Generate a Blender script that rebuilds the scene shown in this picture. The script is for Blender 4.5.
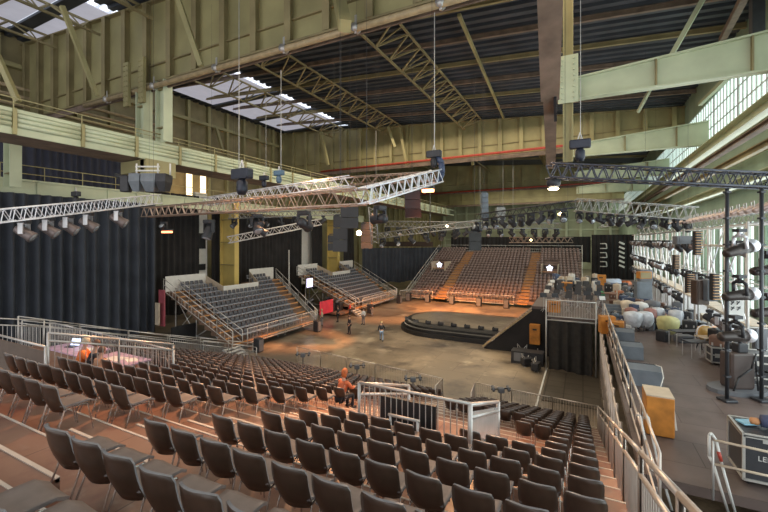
import bpy, math, random
from mathutils import Vector, Matrix
random.seed(7)
S = bpy.context.scene
COL = S.collection
for o in list(bpy.data.objects): bpy.data.objects.remove(o)
PI = math.pi
R = math.radians

# ---------------- camera (hall axes: X across to the right, Y forward, arena floor at Z=0) -------------
F = 390.0; YAW = R(27.03); CAMZ = 9.0; HOR = 240.0
cs, sn = math.cos(YAW), math.sin(YAW)
cam = bpy.data.cameras.new('camera'); camo = bpy.data.objects.new('camera', cam); COL.objects.link(camo)
camo.location = (0, 0, CAMZ); camo.rotation_euler = (PI/2, 0, YAW)
cam.sensor_fit = 'HORIZONTAL'; cam.sensor_width = 36; cam.lens = F*36/768
cam.shift_y = (HOR-256)/768; cam.clip_end = 400; cam.clip_start = .05
S.camera = camo
S.view_settings.view_transform = 'Standard'; S.view_settings.look = 'None'
S.view_settings.gamma = 1; S.view_settings.use_curve_mapping = False
S.view_settings.exposure = 0.5

w = bpy.data.worlds.new('world'); S.world = w; w.use_nodes = True
bg = w.node_tree.nodes['Background']; bg.inputs[0].default_value = (.80, .88, 1, 1); bg.inputs[1].default_value = .7

def area(name, loc, rot, sx, sy, power, col, spread=180):
    l = bpy.data.lights.new(name, 'AREA'); l.shape = 'RECTANGLE'; l.size = sx; l.size_y = sy
    l.energy = power; l.color = col; l.spread = R(spread)
    o = bpy.data.objects.new(name, l); COL.objects.link(o); o.location = loc; o.rotation_euler = rot
    return o
# added fill under the roof and from behind; daylight through the right window wall
area('hall_fill_light', (-14, 34, 23.0), (0, 0, 0), 30, 30, 4200, (1, .84, .62))
area('hall_fill_light', (-12, 68, 20.0), (0, 0, 0), 30, 20, 1800, (1, .88, .70))
area('hall_fill_light', (-12, 102, 19.0), (R(20), 0, 0), 34, 20, 3800, (1, .90, .70))
area('hall_fill_light', (-14, 8, 19.0), (0, 0, 0), 18, 8, 600, (1, .84, .66))
area('window_daylight', (9.0, 30, 10), (0, R(90), 0), 12, 56, 3400, (.88, .95, 1))
area('rear_fill_light', (-12, -13, 13), (R(97), 0, 0), 46, 18, 2200, (1, .93, .80))  # added fill where the hall is left open behind the camera
area('upward_fill_light', (-12, 40, .6), (PI, 0, 0), 14, 14, 900, (1, .86, .62))  # added upward fill for the roof, no lamp stands there

def P(px, py, d):
    k = (px-384)/F; u = k*d
    return Vector((u*cs-d*sn, u*sn+d*cs, CAMZ+(HOR-py)*d/F))
def PZ(px, py, z):
    return P(px, py, (CAMZ-z)*F/(py-HOR))
def tX(px):
    k = (px-384)/F
    return (k*cs-sn)/(cs+k*sn)
def PX(px, py, X):          # on plane X
    t = tX(px); Y = X/t; d = -X*sn+Y*cs
    return P(px, py, d)
def PY(px, py, Y):
    t = tX(px); X = t*Y; d = -X*sn+Y*cs
    return P(px, py, d)

# ---------------- materials ----------------
MATS = {}
def mat(name, col, rough=.6, metal=0., var=.15, scale=3., emit=None, es=1., alpha=1., bump=0., trans=0.):
    if name in MATS: return MATS[name]
    m = bpy.data.materials.new(name); m.use_nodes = True; nt = m.node_tree
    b = nt.nodes['Principled BSDF']
    b.inputs['Roughness'].default_value = rough; b.inputs['Metallic'].default_value = metal
    tc = nt.nodes.new('ShaderNodeTexCoord')
    nz = nt.nodes.new('ShaderNodeTexNoise'); nz.inputs['Scale'].default_value = scale; nz.inputs['Detail'].default_value = 4
    nt.links.new(tc.outputs['Object'], nz.inputs['Vector'])
    cr = nt.nodes.new('ShaderNodeValToRGB')
    cr.color_ramp.elements[0].position = .3; cr.color_ramp.elements[1].position = .7
    cr.color_ramp.elements[0].color = tuple(c*(1-var) for c in col)+(1,)
    cr.color_ramp.elements[1].color = tuple(min(1, c*(1+var)) for c in col)+(1,)
    nt.links.new(nz.outputs['Fac'], cr.inputs[0]); nt.links.new(cr.outputs[0], b.inputs['Base Color'])
    if bump:
        bp = nt.nodes.new('ShaderNodeBump'); bp.inputs['Strength'].default_value = bump
        nt.links.new(nz.outputs['Fac'], bp.inputs['Height']); nt.links.new(bp.outputs[0], b.inputs['Normal'])
    if emit:
        b.inputs['Emission Color'].default_value = emit+(1,); b.inputs['Emission Strength'].default_value = es
    if alpha < 1: b.inputs['Alpha'].default_value = alpha
    if trans: b.inputs['Transmission Weight'].default_value = trans
    MATS[name] = m; return m

def dirty(name, base, cols, rough=.5, spec=.5, planks=None):
    """floor material: layered noise patches, optional board joints"""
    m = bpy.data.materials.new(name); m.use_nodes = True; nt = m.node_tree; N = nt.nodes; L = nt.links
    b = N['Principled BSDF']; tc = N.new('ShaderNodeTexCoord')
    prev = None
    for i, (c, sc, lo, hi) in enumerate(cols):
        nz = N.new('ShaderNodeTexNoise'); nz.inputs['Scale'].default_value = sc; nz.inputs['Detail'].default_value = 6; nz.inputs['Roughness'].default_value = .6
        mp = N.new('ShaderNodeMapping'); mp.inputs['Location'].default_value = (i*7.3, i*3.1, 0)
        L.new(tc.outputs['Object'], mp.inputs[0]); L.new(mp.outputs[0], nz.inputs['Vector'])
        mr = N.new('ShaderNodeMapRange'); mr.inputs[1].default_value = lo; mr.inputs[2].default_value = hi
        L.new(nz.outputs['Fac'], mr.inputs[0])
        mx = N.new('ShaderNodeMix'); mx.data_type = 'RGBA'
        L.new(mr.outputs[0], mx.inputs[0])
        if prev is None: mx.inputs[6].default_value = base+(1,)
        else: L.new(prev, mx.inputs[6])
        mx.inputs[7].default_value = c+(1,); prev = mx.outputs[2]
    if planks:
        br = N.new('ShaderNodeTexBrick'); br.inputs['Scale'].default_value = 1
        br.inputs['Brick Width'].default_value = planks[0]; br.inputs['Row Height'].default_value = planks[1]
        br.inputs['Mortar Size'].default_value = planks[2]; br.offset = planks[3]
        br.inputs['Color1'].default_value = (1, 1, 1, 1); br.inputs['Color2'].default_value = (.8, .8, .8, 1); br.inputs['Mortar'].default_value = (.35, .3, .28, 1)
        L.new(tc.outputs['Object'], br.inputs['Vector'])
        mu = N.new('ShaderNodeMix'); mu.data_type = 'RGBA'; mu.blend_type = 'MULTIPLY'; mu.inputs[0].default_value = 1
        L.new(prev, mu.inputs[6]); L.new(br.outputs['Color'], mu.inputs[7]); prev = mu.outputs[2]
    L.new(prev, b.inputs['Base Color']); b.inputs['Roughness'].default_value = rough
    b.inputs['Specular IOR Level'].default_value = spec
    MATS[name] = m; return m

OLIVE = mat('olive painted steel', (.33, .29, .14), .5, 0, .22, .35)
OLIVED = mat('olive brown steel', (.27, .22, .11), .6, 0, .25, .6)
MINT = mat('pale green steel', (.50, .54, .38), .5, 0, .12, .6)
MINTW = mat('mint green wall', (.30, .40, .31), .6, 0, .15, .5)
DECK = mat('dark blue grey roof sheet', (.050, .056, .070), .5, 0, .3, .5)
RUST = mat('brown primer steel', (.20, .145, .11), .65, 0, .3, 1.5)
RED = mat('red pipe paint', (.42, .05, .03), .4, 0, .1)
BROWNP = mat('brown steel pipe', (.40, .30, .17), .5, 0, .2)
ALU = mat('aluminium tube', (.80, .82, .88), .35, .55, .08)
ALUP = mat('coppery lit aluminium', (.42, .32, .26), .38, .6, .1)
STEEL = mat('galvanised steel', (.52, .50, .48), .45, .6, .12)
BLACK = mat('black paint', (.018, .018, .02), .45, 0, .2)
BLKM = mat('matt black metal', (.035, .035, .04), .5, .3, .2)
GREYP = mat('grey plastic', (.13, .135, .15), .5, 0, .1)
SPK = mat('grey speaker shell', (.135, .155, .18), .5, 0, .15)
CURT = mat('dark blue grey stage curtain', (.040, .046, .060), .85, 0, .2, .8)
CURTB = mat('black stage curtain', (.022, .020, .021), .9, 0, .3, .8)
CURTN = mat('navy pleated curtain', (.035, .038, .060), .85, 0, .2, .8)
WHITEP = mat('white panel', (.66, .65, .62), .6, 0, .06)
BEIGE = mat('beige plywood panel', (.50, .41, .31), .6, 0, .12)
GLASS = mat('frosted daylight window pane', (.7, .8, .78), .3, 0, .05, 3, emit=(.66, .88, .82), es=1.15)
SKYL = mat('roof light pane', (.7, .75, .8), .3, 0, .05, 3, emit=(.85, .90, 1.0), es=1.3)
ROOFGLOW = mat('glowing lavender roof skin', (.45, .45, .52), .5, 0, .1, 1, emit=(.62, .62, .72), es=.35)
SUNW = mat('sunlit window pane', (.8, .6, .4), .3, 0, .05, 3, emit=(1, .72, .42), es=2.2)
LAMPW = mat('burning lamp', (1, .9, .7), .3, 0, 0, 3, emit=(1, .80, .52), es=30)
LAMPO = mat('burning orange lamp', (1, .4, .2), .3, 0, 0, 3, emit=(1, .26, .10), es=9)
LENS = mat('lamp lens glass', (.35, .38, .42), .12, .4, .1)
CHB = mat('dark brown chair shell', (.060, .036, .025), .30, 0, .25, 6)
CHP = mat('grey seat pad', (.15, .125, .118), .55, 0, .15, 8)
CHL = mat('chrome leg', (.55, .5, .47), .25, .9, .05)
CHE = mat('blue grey chair edge', (.15, .16, .18), .4, 0, .1, 6)
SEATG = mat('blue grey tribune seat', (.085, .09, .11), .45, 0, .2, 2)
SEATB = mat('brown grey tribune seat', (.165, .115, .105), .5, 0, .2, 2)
EDGE = mat('white step edge strip', (.52, .46, .40), .5, 0, .1)
WOODO = mat('orange plywood', (.50, .195, .03), .45, 0, .3, 2.5)
CASEB = mat('black flight case laminate', (.035, .035, .04), .45, 0, .2)
CASEE = mat('aluminium case edge', (.6, .58, .54), .4, .7, .1)
STAGEB = mat('black stage riser', (.016, .015, .015), .4, 0, .3)
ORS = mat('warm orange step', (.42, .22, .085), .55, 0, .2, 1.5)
STEPM = dirty('reddish brown plywood step', (.22, .105, .07), [((.31, .18, .125), .5, .35, .65), ((.16, .065, .05), 1.6, .5, .7), ((.34, .25, .20), 3.5, .6, .8)], .38, .5, (2.0, 8, .008, 0))
FLOORM = dirty('scuffed grey brown arena floor', (.17, .135, .10), [((.30, .24, .175), .18, .45, .60), ((.075, .06, .05), .35, .52, .66), ((.42, .36, .27), .5, .58, .72), ((.06, .05, .045), 1.3, .62, .72)], .32, .5, (4, 2, .012, .5))
WOODF = dirty('worn brown platform floor', (.125, .092, .082), [((.17, .13, .12), .3, .4, .7), ((.09, .065, .055), 1.5, .5, .75)], .38, .5, (2.5, 1.25, .012, .5))
TILEF = dirty('dark square stage decking', (.085, .07, .052), [((.12, .10, .075), .5, .4, .7)], .45, .4, (1, 1, .03, 0))

# ---------------- mesh builder ----------------
class MB:
    def __init__(s): s.v = []; s.f = []; s.m = []; s.sm = []
    def add(s, vs, fs, mi=0, smooth=False):
        n = len(s.v); s.v += [tuple(p) for p in vs]
        for f in fs: s.f.append(tuple(i+n for i in f)); s.m.append(mi); s.sm.append(smooth)
        return s
    def box(s, x0, x1, y0, y1, z0, z1, mi=0, M=None):
        vs = [Vector((x, y, z)) for z in (z0, z1) for y in (y0, y1) for x in (x0, x1)]
        if M is not None: vs = [M@p for p in vs]
        return s.add(vs, [(0, 2, 3, 1), (4, 5, 7, 6), (0, 1, 5, 4), (2, 6, 7, 3), (0, 4, 6, 2), (1, 3, 7, 5)], mi)
    def cbox(s, c, sx, sy, sz, mi=0, M=None, ch=.0):
        if ch <= 0: return s.box(c[0]-sx/2, c[0]+sx/2, c[1]-sy/2, c[1]+sy/2, c[2]-sz/2, c[2]+sz/2, mi, M)
        # chamfered plan
        x, y = sx/2, sy/2
        pl = [(-x+ch, -y), (x-ch, -y), (x, -y+ch), (x, y-ch), (x-ch, y), (-x+ch, y), (-x, y-ch), (-x, -y+ch)]
        rings = []
        for zz, q in ((-sz/2, 1-ch/max(sx, sy)), (-sz/2+ch, 1), (sz/2-ch, 1), (sz/2, 1-ch/max(sx, sy))):
            rings.append([Vector((c[0]+a*q, c[1]+b*q, c[2]+zz)) for a, b in pl])
        return s.rings(rings, mi, M)
    def rings(s, rings, mi=0, M=None, smooth=False, cap=True):
        n = len(rings[0]); vs = [p for r in rings for p in r]
        if M is not None: vs = [M@Vector(p) for p in vs]
        fs = []
        for i in range(len(rings)-1):
            for j in range(n):
                a = i*n+j; b = i*n+(j+1) % n
                fs.append((a, b, b+n, a+n))
        if cap: fs += [tuple(range(n))[::-1], tuple(range((len(rings)-1)*n, len(rings)*n))]
        return s.add(vs, fs, mi, smooth)
    def frame(s, p, q):
        p, q = Vector(p), Vector(q); d = (q-p); L = d.length; d = d/L if L else Vector((0, 0, 1))
        up = Vector((0, 0, 1)) if abs(d.z) < .95 else Vector((0, 1, 0))
        a = d.cross(up).normalized(); b = a.cross(d).normalized()
        return p, q, a, b
    def bar(s, p, q, w_, h_, mi=0):          # rectangular bar, w horizontal, h vertical-ish
        p, q, a, b = s.frame(p, q); rs = []
        for c in (p, q): rs.append([c-a*w_/2-b*h_/2, c+a*w_/2-b*h_/2, c+a*w_/2+b*h_/2, c-a*w_/2+b*h_/2])
        return s.rings(rs, mi)
    def tube(s, p, q, r, n=6, mi=0, r2=None):
        p, q, a, b = s.frame(p, q); r2 = r if r2 is None else r2; rs = []
        for c, rr in ((p, r), (q, r2)): rs.append([c+(a*math.cos(2*PI*i/n)+b*math.sin(2*PI*i/n))*rr for i in range(n)])
        return s.rings(rs, mi, smooth=n > 5)
    def path(s, pts, r, n=6, mi=0):
        for i in range(len(pts)-1): s.tube(pts[i], pts[i+1], r, n, mi)
        return s
    def ibeam(s, p, q, w_, h_, t=.03, mi=0):
        p, q, a, b = s.frame(p, q)
        s.bar(p+b*(h_/2-t/2), q+b*(h_/2-t/2), w_, t, mi); s.bar(p-b*(h_/2-t/2), q-b*(h_/2-t/2), w_, t, mi)
        return s.bar(p, q, t, h_-2*t, mi)
    def lathe(s, prof, n=14, mi=0, M=None):   # prof (r,z)
        rs = [[Vector((r*math.cos(2*PI*i/n), r*math.sin(2*PI*i/n), z)) for i in range(n)] for r, z in prof]
        return s.rings(rs, mi, M, True)
    def shell(s, fn, nu, nv, th, mi=0, mi2=None):   # closed thin shell from fn(u,v)->Vector, offset along +normal
        if mi2 is None: mi2 = mi
        g = [[fn(i/nu, j/nv) for i in range(nu+1)] for j in range(nv+1)]
        nr = []
        for j in range(nv+1):
            row = []
            for i in range(nu+1):
                du = g[j][min(i+1, nu)]-g[j][max(i-1, 0)]; dv = g[min(j+1, nv)][i]-g[max(j-1, 0)][i]
                row.append(du.cross(dv).normalized()*th)
            nr.append(row)
        W = nu+1; H = nv+1
        vs = [g[j][i] for j in range(H) for i in range(W)]+[g[j][i]+nr[j][i] for j in range(H) for i in range(W)]
        K = W*H; f1 = []; f2 = []; fe = []
        for j in range(nv):
            for i in range(nu):
                a = j*W+i; f1.append((a, a+W, a+W+1, a+1)); f2.append((K+a, K+a+1, K+a+W+1, K+a+W))
        bd = [i for i in range(W)]+[j*W+nu for j in range(1, H)]+[nv*W+i for i in range(nu-1, -1, -1)]+[j*W for j in range(nv-1, 0, -1)]
        for i in range(len(bd)):
            a, b = bd[i], bd[(i+1) % len(bd)]; fe.append((a, b, b+K, a+K))
        n = len(s.v); s.v += [tuple(p) for p in vs]
        for fs, m_ in ((f1, mi), (f2, mi2), (fe, mi2)):
            for f in fs: s.f.append(tuple(i+n for i in f)); s.m.append(m_); s.sm.append(fs is not fe)
        return s
    def merge(s, o, M, mo=0):
        n = len(s.v); s.v += [tuple(M@Vector(p)) for p in o.v]
        s.f += [tuple(i+n for i in f) for f in o.f]; s.m += [m_+mo for m_ in o.m]; s.sm += o.sm
        return s
    def mesh(s, name, mats):
        me = bpy.data.meshes.new(name); me.from_pydata(s.v, [], s.f)
        for m_ in (mats if isinstance(mats, (list, tuple)) else [mats]): me.materials.append(m_)
        me.polygons.foreach_set('material_index', s.m); me.polygons.foreach_set('use_smooth', s.sm)
        me.update(); return me
    def build(s, name, mats, parent=None, loc=None, rot=None):
        o = bpy.data.objects.new(name, s.mesh(name, mats)); COL.objects.link(o)
        if parent is not None: o.parent = parent
        if loc is not None: o.location = loc
        if rot is not None: o.rotation_euler = rot
        return o

def tag(o, label=None, cat=None, group=None, kind=None):
    if label: o['label'] = label
    if cat: o['category'] = cat
    if group: o['group'] = group
    if kind: o['kind'] = kind
    return o
def thing(name, label, cat, loc=(0, 0, 0), rz=0, group=None):
    o = bpy.data.objects.new(name, None); COL.objects.link(o); o.empty_display_size = .1
    o.location = loc; o.rotation_euler = (0, 0, rz); return tag(o, label, cat, group)
def struct(name, mb, m):
    o = mb.build(name, m); o['kind'] = 'structure'; return o
KIDS = {}
def kids(o):
    return [c for c in bpy.data.objects if c.parent == o]
def dup(root, tree, loc, rz=0, label=None, group=None):
    """tree: list of (child, [grandchildren]) gathered once"""
    r = root.copy(); COL.objects.link(r); r.location = loc; r.rotation_euler = (0, 0, rz)
    if label: r['label'] = label
    if group: r['group'] = group
    for c0, gs in tree:
        c = c0.copy(); COL.objects.link(c); c.parent = r
        for g0 in gs:
            g = g0.copy(); COL.objects.link(g); g.parent = c
    return r
def tree_of(root): return [(c, kids(c)) for c in kids(root)]
ORD = ['first', 'second', 'third', 'fourth', 'fifth', 'sixth', 'seventh', 'eighth', 'ninth', 'tenth', 'eleventh', 'twelfth', 'thirteenth',
       'fourteenth', 'fifteenth', 'sixteenth', 'seventeenth', 'eighteenth', 'nineteenth', 'twentieth', 'twenty-first', 'twenty-second',
       'twenty-third', 'twenty-fourth', 'twenty-fifth', 'twenty-sixth', 'twenty-seventh', 'twenty-eighth', 'twenty-ninth', 'thirtieth',
       'thirty-first', 'thirty-second', 'thirty-third', 'thirty-fourth', 'thirty-fifth', 'thirty-sixth', 'thirty-seventh', 'thirty-eighth', 'thirty-ninth', 'fortieth', 'forty-first', 'forty-second', 'forty-third', 'forty-fourth', 'forty-fifth', 'forty-sixth']
# =====================================================================================
#                                  THE HALL
# =====================================================================================
GY = [17.0, 50.7, 84.5]                     # main plate girders across the hall
def topz(X): return 22.9-.072*(X-9.5)       # girder top / roof line rises to the left

m = MB(); m.box(-46, 11, -12, 140, -.3, 0); fl = struct('floor', m, FLOORM)
# roof: folded sheet running across, with light-roof strips at the left
m = MB()
def deck(x0, x1, y0, y1, per=.9):
    y = y0; vs = []; fs = []
    while y < y1-.01:
        for a, dz in ((0, 0), (.45, 0), (.5, .22), (.95, .22)):
            vs.append((x0, y+a*per, topz(x0)+.35+dz)); vs.append((x1, y+a*per, topz(x1)+.35+dz))
        y += per
    n = len(vs)//2
    for i in range(n-1): fs.append((2*i, 2*i+1, 2*i+3, 2*i+2))
    m.add(vs, fs)
deck(-31.5, 10.2, -6, 136)
deck(-46, -31.5, 50, 136); deck(-46, -43.5, -6, 50)
struct('ceiling', m, DECK)
# strips of glazed roof, softly glowing roof skin and closed roof, left bays
wn = 1
for i in range(8):
    y0 = -5+i*6.9
    m = MB(); m.box(-43.5, -31.5, y0+6.0, y0+6.9, topz(-38)+.3, topz(-38)+.5)
    struct('trim_%d' % (i+1), m, DECK)
    m = MB(); m.box(-43.3, -33.2, y0+.1, y0+5.9, topz(-38)+.44, topz(-38)+.5)
    struct('window_%d' % wn, m, ROOFGLOW); wn += 1  # closed pale roof skin; its lit look is a painted glow
    m = MB()
    for k in range(7): m.box(-33.0, -31.7, y0+.2+k*.82, y0+.7+k*.82, topz(-38)+.42, topz(-38)+.5)
    struct('window_%d' % wn, m, SKYL); wn += 1
# walls
m = MB(); m.box(-46.3, -46, -12, 136, 0, 27.5); struct('wall_left', m, OLIVED)
m = MB()
for k in range(44): m.box(-46, -45.5, -10+k*3.1, -9.6+k*3.1, 0, 27.2)
for z in (13.5, 20.6, 24.5): m.box(-46, -45.4, -12, 136, z, z+.4)
struct('trim_21', m, OLIVE)
for k in range(9):
    m = MB(); m.tube((-45.0, 10, 16.6+k*.75), (-45.0, 30, 16.6+k*.75), .17, 7); tag(m.build('wall_pipe', BROWNP), 'brown horizontal pipe on the left wall above the catwalk, %s from below' % ORD[k], 'pipe', 'brown pipes on the left wall')
m = MB(); m.box(-46, 11, 136, 136.3, 0, 27.5); struct('wall_back', m, mat('pale olive far wall', (.38, .40, .28), .7, 0, .2, .2))
XW = 9.5
m = MB()
m.box(XW, XW+.25, -4, 136, 10.2, 17.2); m.box(XW, XW+.25, -4, 136, 20.8, 24)
m.box(XW, XW+.25, -4, 136, 0, 4.6)
y = -4
while y < 135:
    m.box(XW-.12, XW+.25, y, y+.35, 4.6, 10.2); m.box(XW-.02, XW+.25, y+1.6, y+2.0, 4.6, 10.2); y += 3.1
struct('wall_right', m, MINTW)
def win_band(z0, z1, step, nm):
    global wn
    y = -4
    while y < 132:
        m = MB(); m.box(XW+.12, XW+.16, y+.1, y+step-.1, z0, z1)
        o = m.build('window_%d' % wn, GLASS); o['kind'] = 'structure'; wn += 1
        m = MB(); n = 7 if z0 > 10 else 4
        for k in range(n+1):
            yy = y+.1+(step-.2)*k/n; m.box(XW+.04, XW+.12, yy-.04, yy+.04, z0, z1)
        for k in range(4):
            zz = z0+(z1-z0)*k/3; m.box(XW+.04, XW+.12, y+.1, y+step-.1, zz-.035, zz+.035)
        m.build('mullion', STEEL, o)
        y += step
win_band(4.6, 10.2, 6.2, 'l'); win_band(17.2, 20.8, 5.6, 'u')

# ---- plate girders ----
def girder(Y, label, x0=-46, x1=9.5, zb=19.8, step=2.55):
    g = thing('plate_girder', label, 'girder', (0, Y, zb), 0)
    m = MB(); vs = []
    h0, h1 = topz(x0)-zb, topz(x1)-zb
    m.add([(x0, -.02, 0), (x1, -.02, 0), (x1, -.02, h1), (x0, -.02, h0), (x0, .02, 0), (x1, .02, 0), (x1, .02, h1), (x0, .02, h0)],
          [(0, 1, 2, 3), (7, 6, 5, 4), (0, 4, 5, 1), (3, 2, 6, 7), (0, 3, 7, 4), (1, 5, 6, 2)])
    m.build('web_plate', OLIVE, g)
    m = MB(); m.bar((x0, 0, h0), (x1, 0, h1), .7, .1); m.build('top_flange', OLIVED, g)
    m = MB(); m.bar((x0, 0, 0), (x1, 0, 0), .8, .12); m.bar((x0, -.3, -.35), (x1, -.3, -.35), .12, .5, 1); m.build('bottom_flange', [OLIVED, RUST], g)
    m = MB(); m.bar((x0, -.1, 1.35), (x1, -.1, 1.35), .18, .08); m.build('mid_stiffener', OLIVED, g)
    x = x0+1
    while x < x1:
        h = topz(x)-zb
        m = MB(); m.box(x-.09, x+.09, -.42, .42, .06, h-.05); m.box(x-.22, x+.22, -.44, -.40, .06, h-.05); m.build('stiffener', OLIVED if Y < 20 else OLIVE, g)
        x += step
    return g
girder(GY[0], 'huge olive plate girder with tall ribs crossing the top left of the picture')
girder(GY[1], 'olive ribbed plate girder across the middle of the roof above the arena')
girder(GY[2], 'small looking olive ribbed plate girder furthest back above the far seats', step=3.4)
girder(118, 'furthest plate girder, a pale olive strip near the far wall', step=4)
m = MB()
for k in range(14): m.box(-45+k*4, -44.3+k*4, 135.2, 136, 0, 22)
for z in (9, 12, 15, 18): m.box(-46, 9.5, 135.4, 136, z, z+.5)
struct('trim_20', m, MINT)
# pipe under the near girder with brackets, red pipes under the others
p = thing('service_pipe', 'thick olive brown pipe slung under the nearest plate girder', 'pipe')
m = MB(); m.tube((-34, 16.2, 19.25), (8, 16.2, 19.25), .17, 10); m.build('pipe', BROWNP, p)
for x in (-31, -25.5, -19.5, -14.3, -9.8, -5.5):
    m = MB(); m.bar((x, 16.2, 19.0), (x, 16.2, 19.9), .12, .04); m.tube((x, 15.98, 19.25), (x, 16.42, 19.25), .19, 8); m.build('bracket', STEEL, p)
for Y, z, x0, x1, lb, in ((49.2, 19.55, -36, 9, 'long bright red pipe running below the middle plate girder'), (83, 19.4, -36, 9, 'red pipe below the furthest plate girder'),):
    m = MB(); m.tube((x0, Y, z), (x1, Y, z+.35), .15, 8)
    tag(m.build('red_pipe', RED), lb, 'pipe')
# columns below the girders at the left
def column(X, Y, z0, z1, label, w_=.9, mt=None):
    g = thing('steel_column', label, 'column', (X, Y, z0)); h = z1-z0
    m = MB(); m.box(-w_/2, w_/2, -.03, .03, 0, h); m.build('web_plate', mt or OLIVE, g)
    for s in (-1, 1):
        m = MB(); m.box(s*w_/2-.04, s*w_/2+.04, -.32, .32, 0, h); m.build('flange', mt or OLIVE, g)
    z = .9
    m = MB()
    while z < h: m.box(-w_/2, w_/2, -.30, .30, z, z+.06); z += 2.6
    m.build('stiffener', OLIVED, g)
    return g
YEL = mat('ochre column steel', (.62, .47, .15), .5, 0, .15, .5)
column(-26.9, 16.4, 14.6, 19.4, 'pale olive steel column carrying the near girder at the catwalk, left one of the pair', .8, MINT)
column(-25.2, 16.7, 15.6, 19.7, 'pale olive steel column carrying the near girder at the catwalk, right one of the pair', .8, MINT)
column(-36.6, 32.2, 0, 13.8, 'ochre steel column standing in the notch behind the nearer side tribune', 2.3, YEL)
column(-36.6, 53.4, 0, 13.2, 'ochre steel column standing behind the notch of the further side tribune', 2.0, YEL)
column(-34.7, 12.2, 12.6, 17.6, 'pale column at the left picture edge beside the big curtain', .9, MINT)
# bolted hanger clamps on the near girder
for x, lb in ((-28.0, 'left'), (-26.3, 'right')):
    m = MB(); m.box(x-.28, x+.28, 15.8, 16.0, 18.2, 21.2)
    for k in range(8):
        for s in (-.16, .16): m.tube((x+s, 15.8, 18.5+k*.35), (x+s, 15.74, 18.5+k*.35), .05, 6)
    tag(m.build('splice_plate', OLIVE), 'bolted olive splice plate on the near girder, %s of two above the column pair' % lb, 'plate')

# ---- roof purlins ----
for i, y in enumerate([-2, 3, 8, 12.6, 21, 25, 29.2, 33.4, 37.6, 41.8, 46, 56, 61, 66, 72, 78]):
    m = MB(); m.ibeam((-42, y, topz(-42)+.12), (9.5, y, topz(9.5)+.12), .22, .36, .05)
    tag(m.build('roof_purlin', OLIVED if i % 2 else RUST), 'thin olive roof purlin across the dark roof sheet, %s from the near end' % ORD[i], 'purlin', 'roof purlins')
# ---- roof trusses along the hall ----
def roof_truss(xa, za, xb, zb, y0, y1, n, label):
    g = thing('roof_truss', label, 'truss', (0, 0, 0), 0, 'roof trusses')
    m = MB(); m.bar((xa, y0, za), (xa, y1, za), .15, .15); m.build('top_chord', OLIVED, g)
    m = MB(); m.bar((xb, y0, zb), (xb, y1, zb), .16, .16); m.build('bottom_chord', OLIVED, g)
    m = MB()
    for k in range(n):
        a = y0+(y1-y0)*k/n; b = y0+(y1-y0)*(k+1)/n
        m.bar((xa, a, za), (xb, (a+b)/2, zb), .12, .12); m.bar((xb, (a+b)/2, zb), (xa, b, za), .12, .12); m.bar((xb, (a+b)/2, zb), (xa, (a+b)/2, za), .08, .08)
    m.build('web_lattice', OLIVED, g)
for i, (x, lb) in enumerate(((-33.4, 'furthest left'), (-24.0, 'second from the left'), (-12.6, 'right of the long hanging cable'))):
    z = topz(x)
    roof_truss(x+1.0, z-.1, x-1.2, z-1.1, 17.4, 50.2, 14, 'olive lattice roof truss between the near and middle girders, '+lb)
for i, (x, lb) in enumerate(((-40, 'left'), (-33.5, 'middle'), (-27, 'right'))):
    z = topz(x); roof_truss(x-.8, z+.0, x+.8, z-1.4, -6, 16.6, 9, 'brown lattice roof truss at the top left corner, %s one' % lb)
for i, (x, lb) in enumerate(((-30, 'left'), (-18, 'middle'), (-6, 'right'))):
    z = topz(x); roof_truss(x-.8, z-.3, x+.8, z-1.6, 51.2, 84, 14, 'lattice roof truss behind the middle girder, %s one' % lb)
# single struts
def strut(a, b, w_, label, mt=None, name='brace_strut'):
    m = MB(); m.bar(a, b, w_, w_)
    return tag(m.build(name, mt or OLIVE), label, 'brace')
strut(P(62, 6, 23), P(97, 96, 24.5), .24, 'slanting pale strut in front of the near girder, left of the two', OLIVE)
strut(P(177, -4, 22), P(201, 66, 22), .26, 'slanting pale strut in front of the near girder, right of the two', OLIVE)
strut(P(-3, 55, 20), P(18, 102, 20), .24, 'short slanting pale strut at the left picture edge above the catwalk', OLIVE)
strut(PY(338, -6, 16), P(345, 26, 16.4), .5, 'short tapered bracket hanging over the pipe at the picture top', OLIVE)
strut(P(459, 15, 25), P(504, 119, 49.5), .22, 'single slanting olive strut under the dark roof right of the lattice trusses', OLIVE)
strut(P(706, -6, 22), P(671, 56, 23), .24, 'slanting strut from roof down to the near pale green beam', MINT)
strut(P(651, 88, 36), P(638, 112, 38), .24, 'short strut between pale green beams', MINT)
strut(PX(727, 78, 9.1), PX(700, 104, 9.1), .3, 'slanting pale strut along the top of the high windows', MINT)
strut(P(745, -4, 20), P(722, 40, 26), .35, 'brown slanting tube in the top right corner of the roof', RUST)
strut(P(757, -8, 20), P(757, 40, 20), .5, 'dark upright post in the top right corner', BLKM)
for i, (x, y0, y1) in enumerate(((216, 128, 152), (388, 127, 147), (400, 128, 165), (466, 122, 165), (321, 132, 165))):
    strut(P(x, y0, 54), P(x+7, y1, 54), .35, 'small slanting bracket on the middle girder, %s' % ('furthest left', 'third from left', 'fourth from left', 'furthest right', 'second from left')[i])

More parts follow.
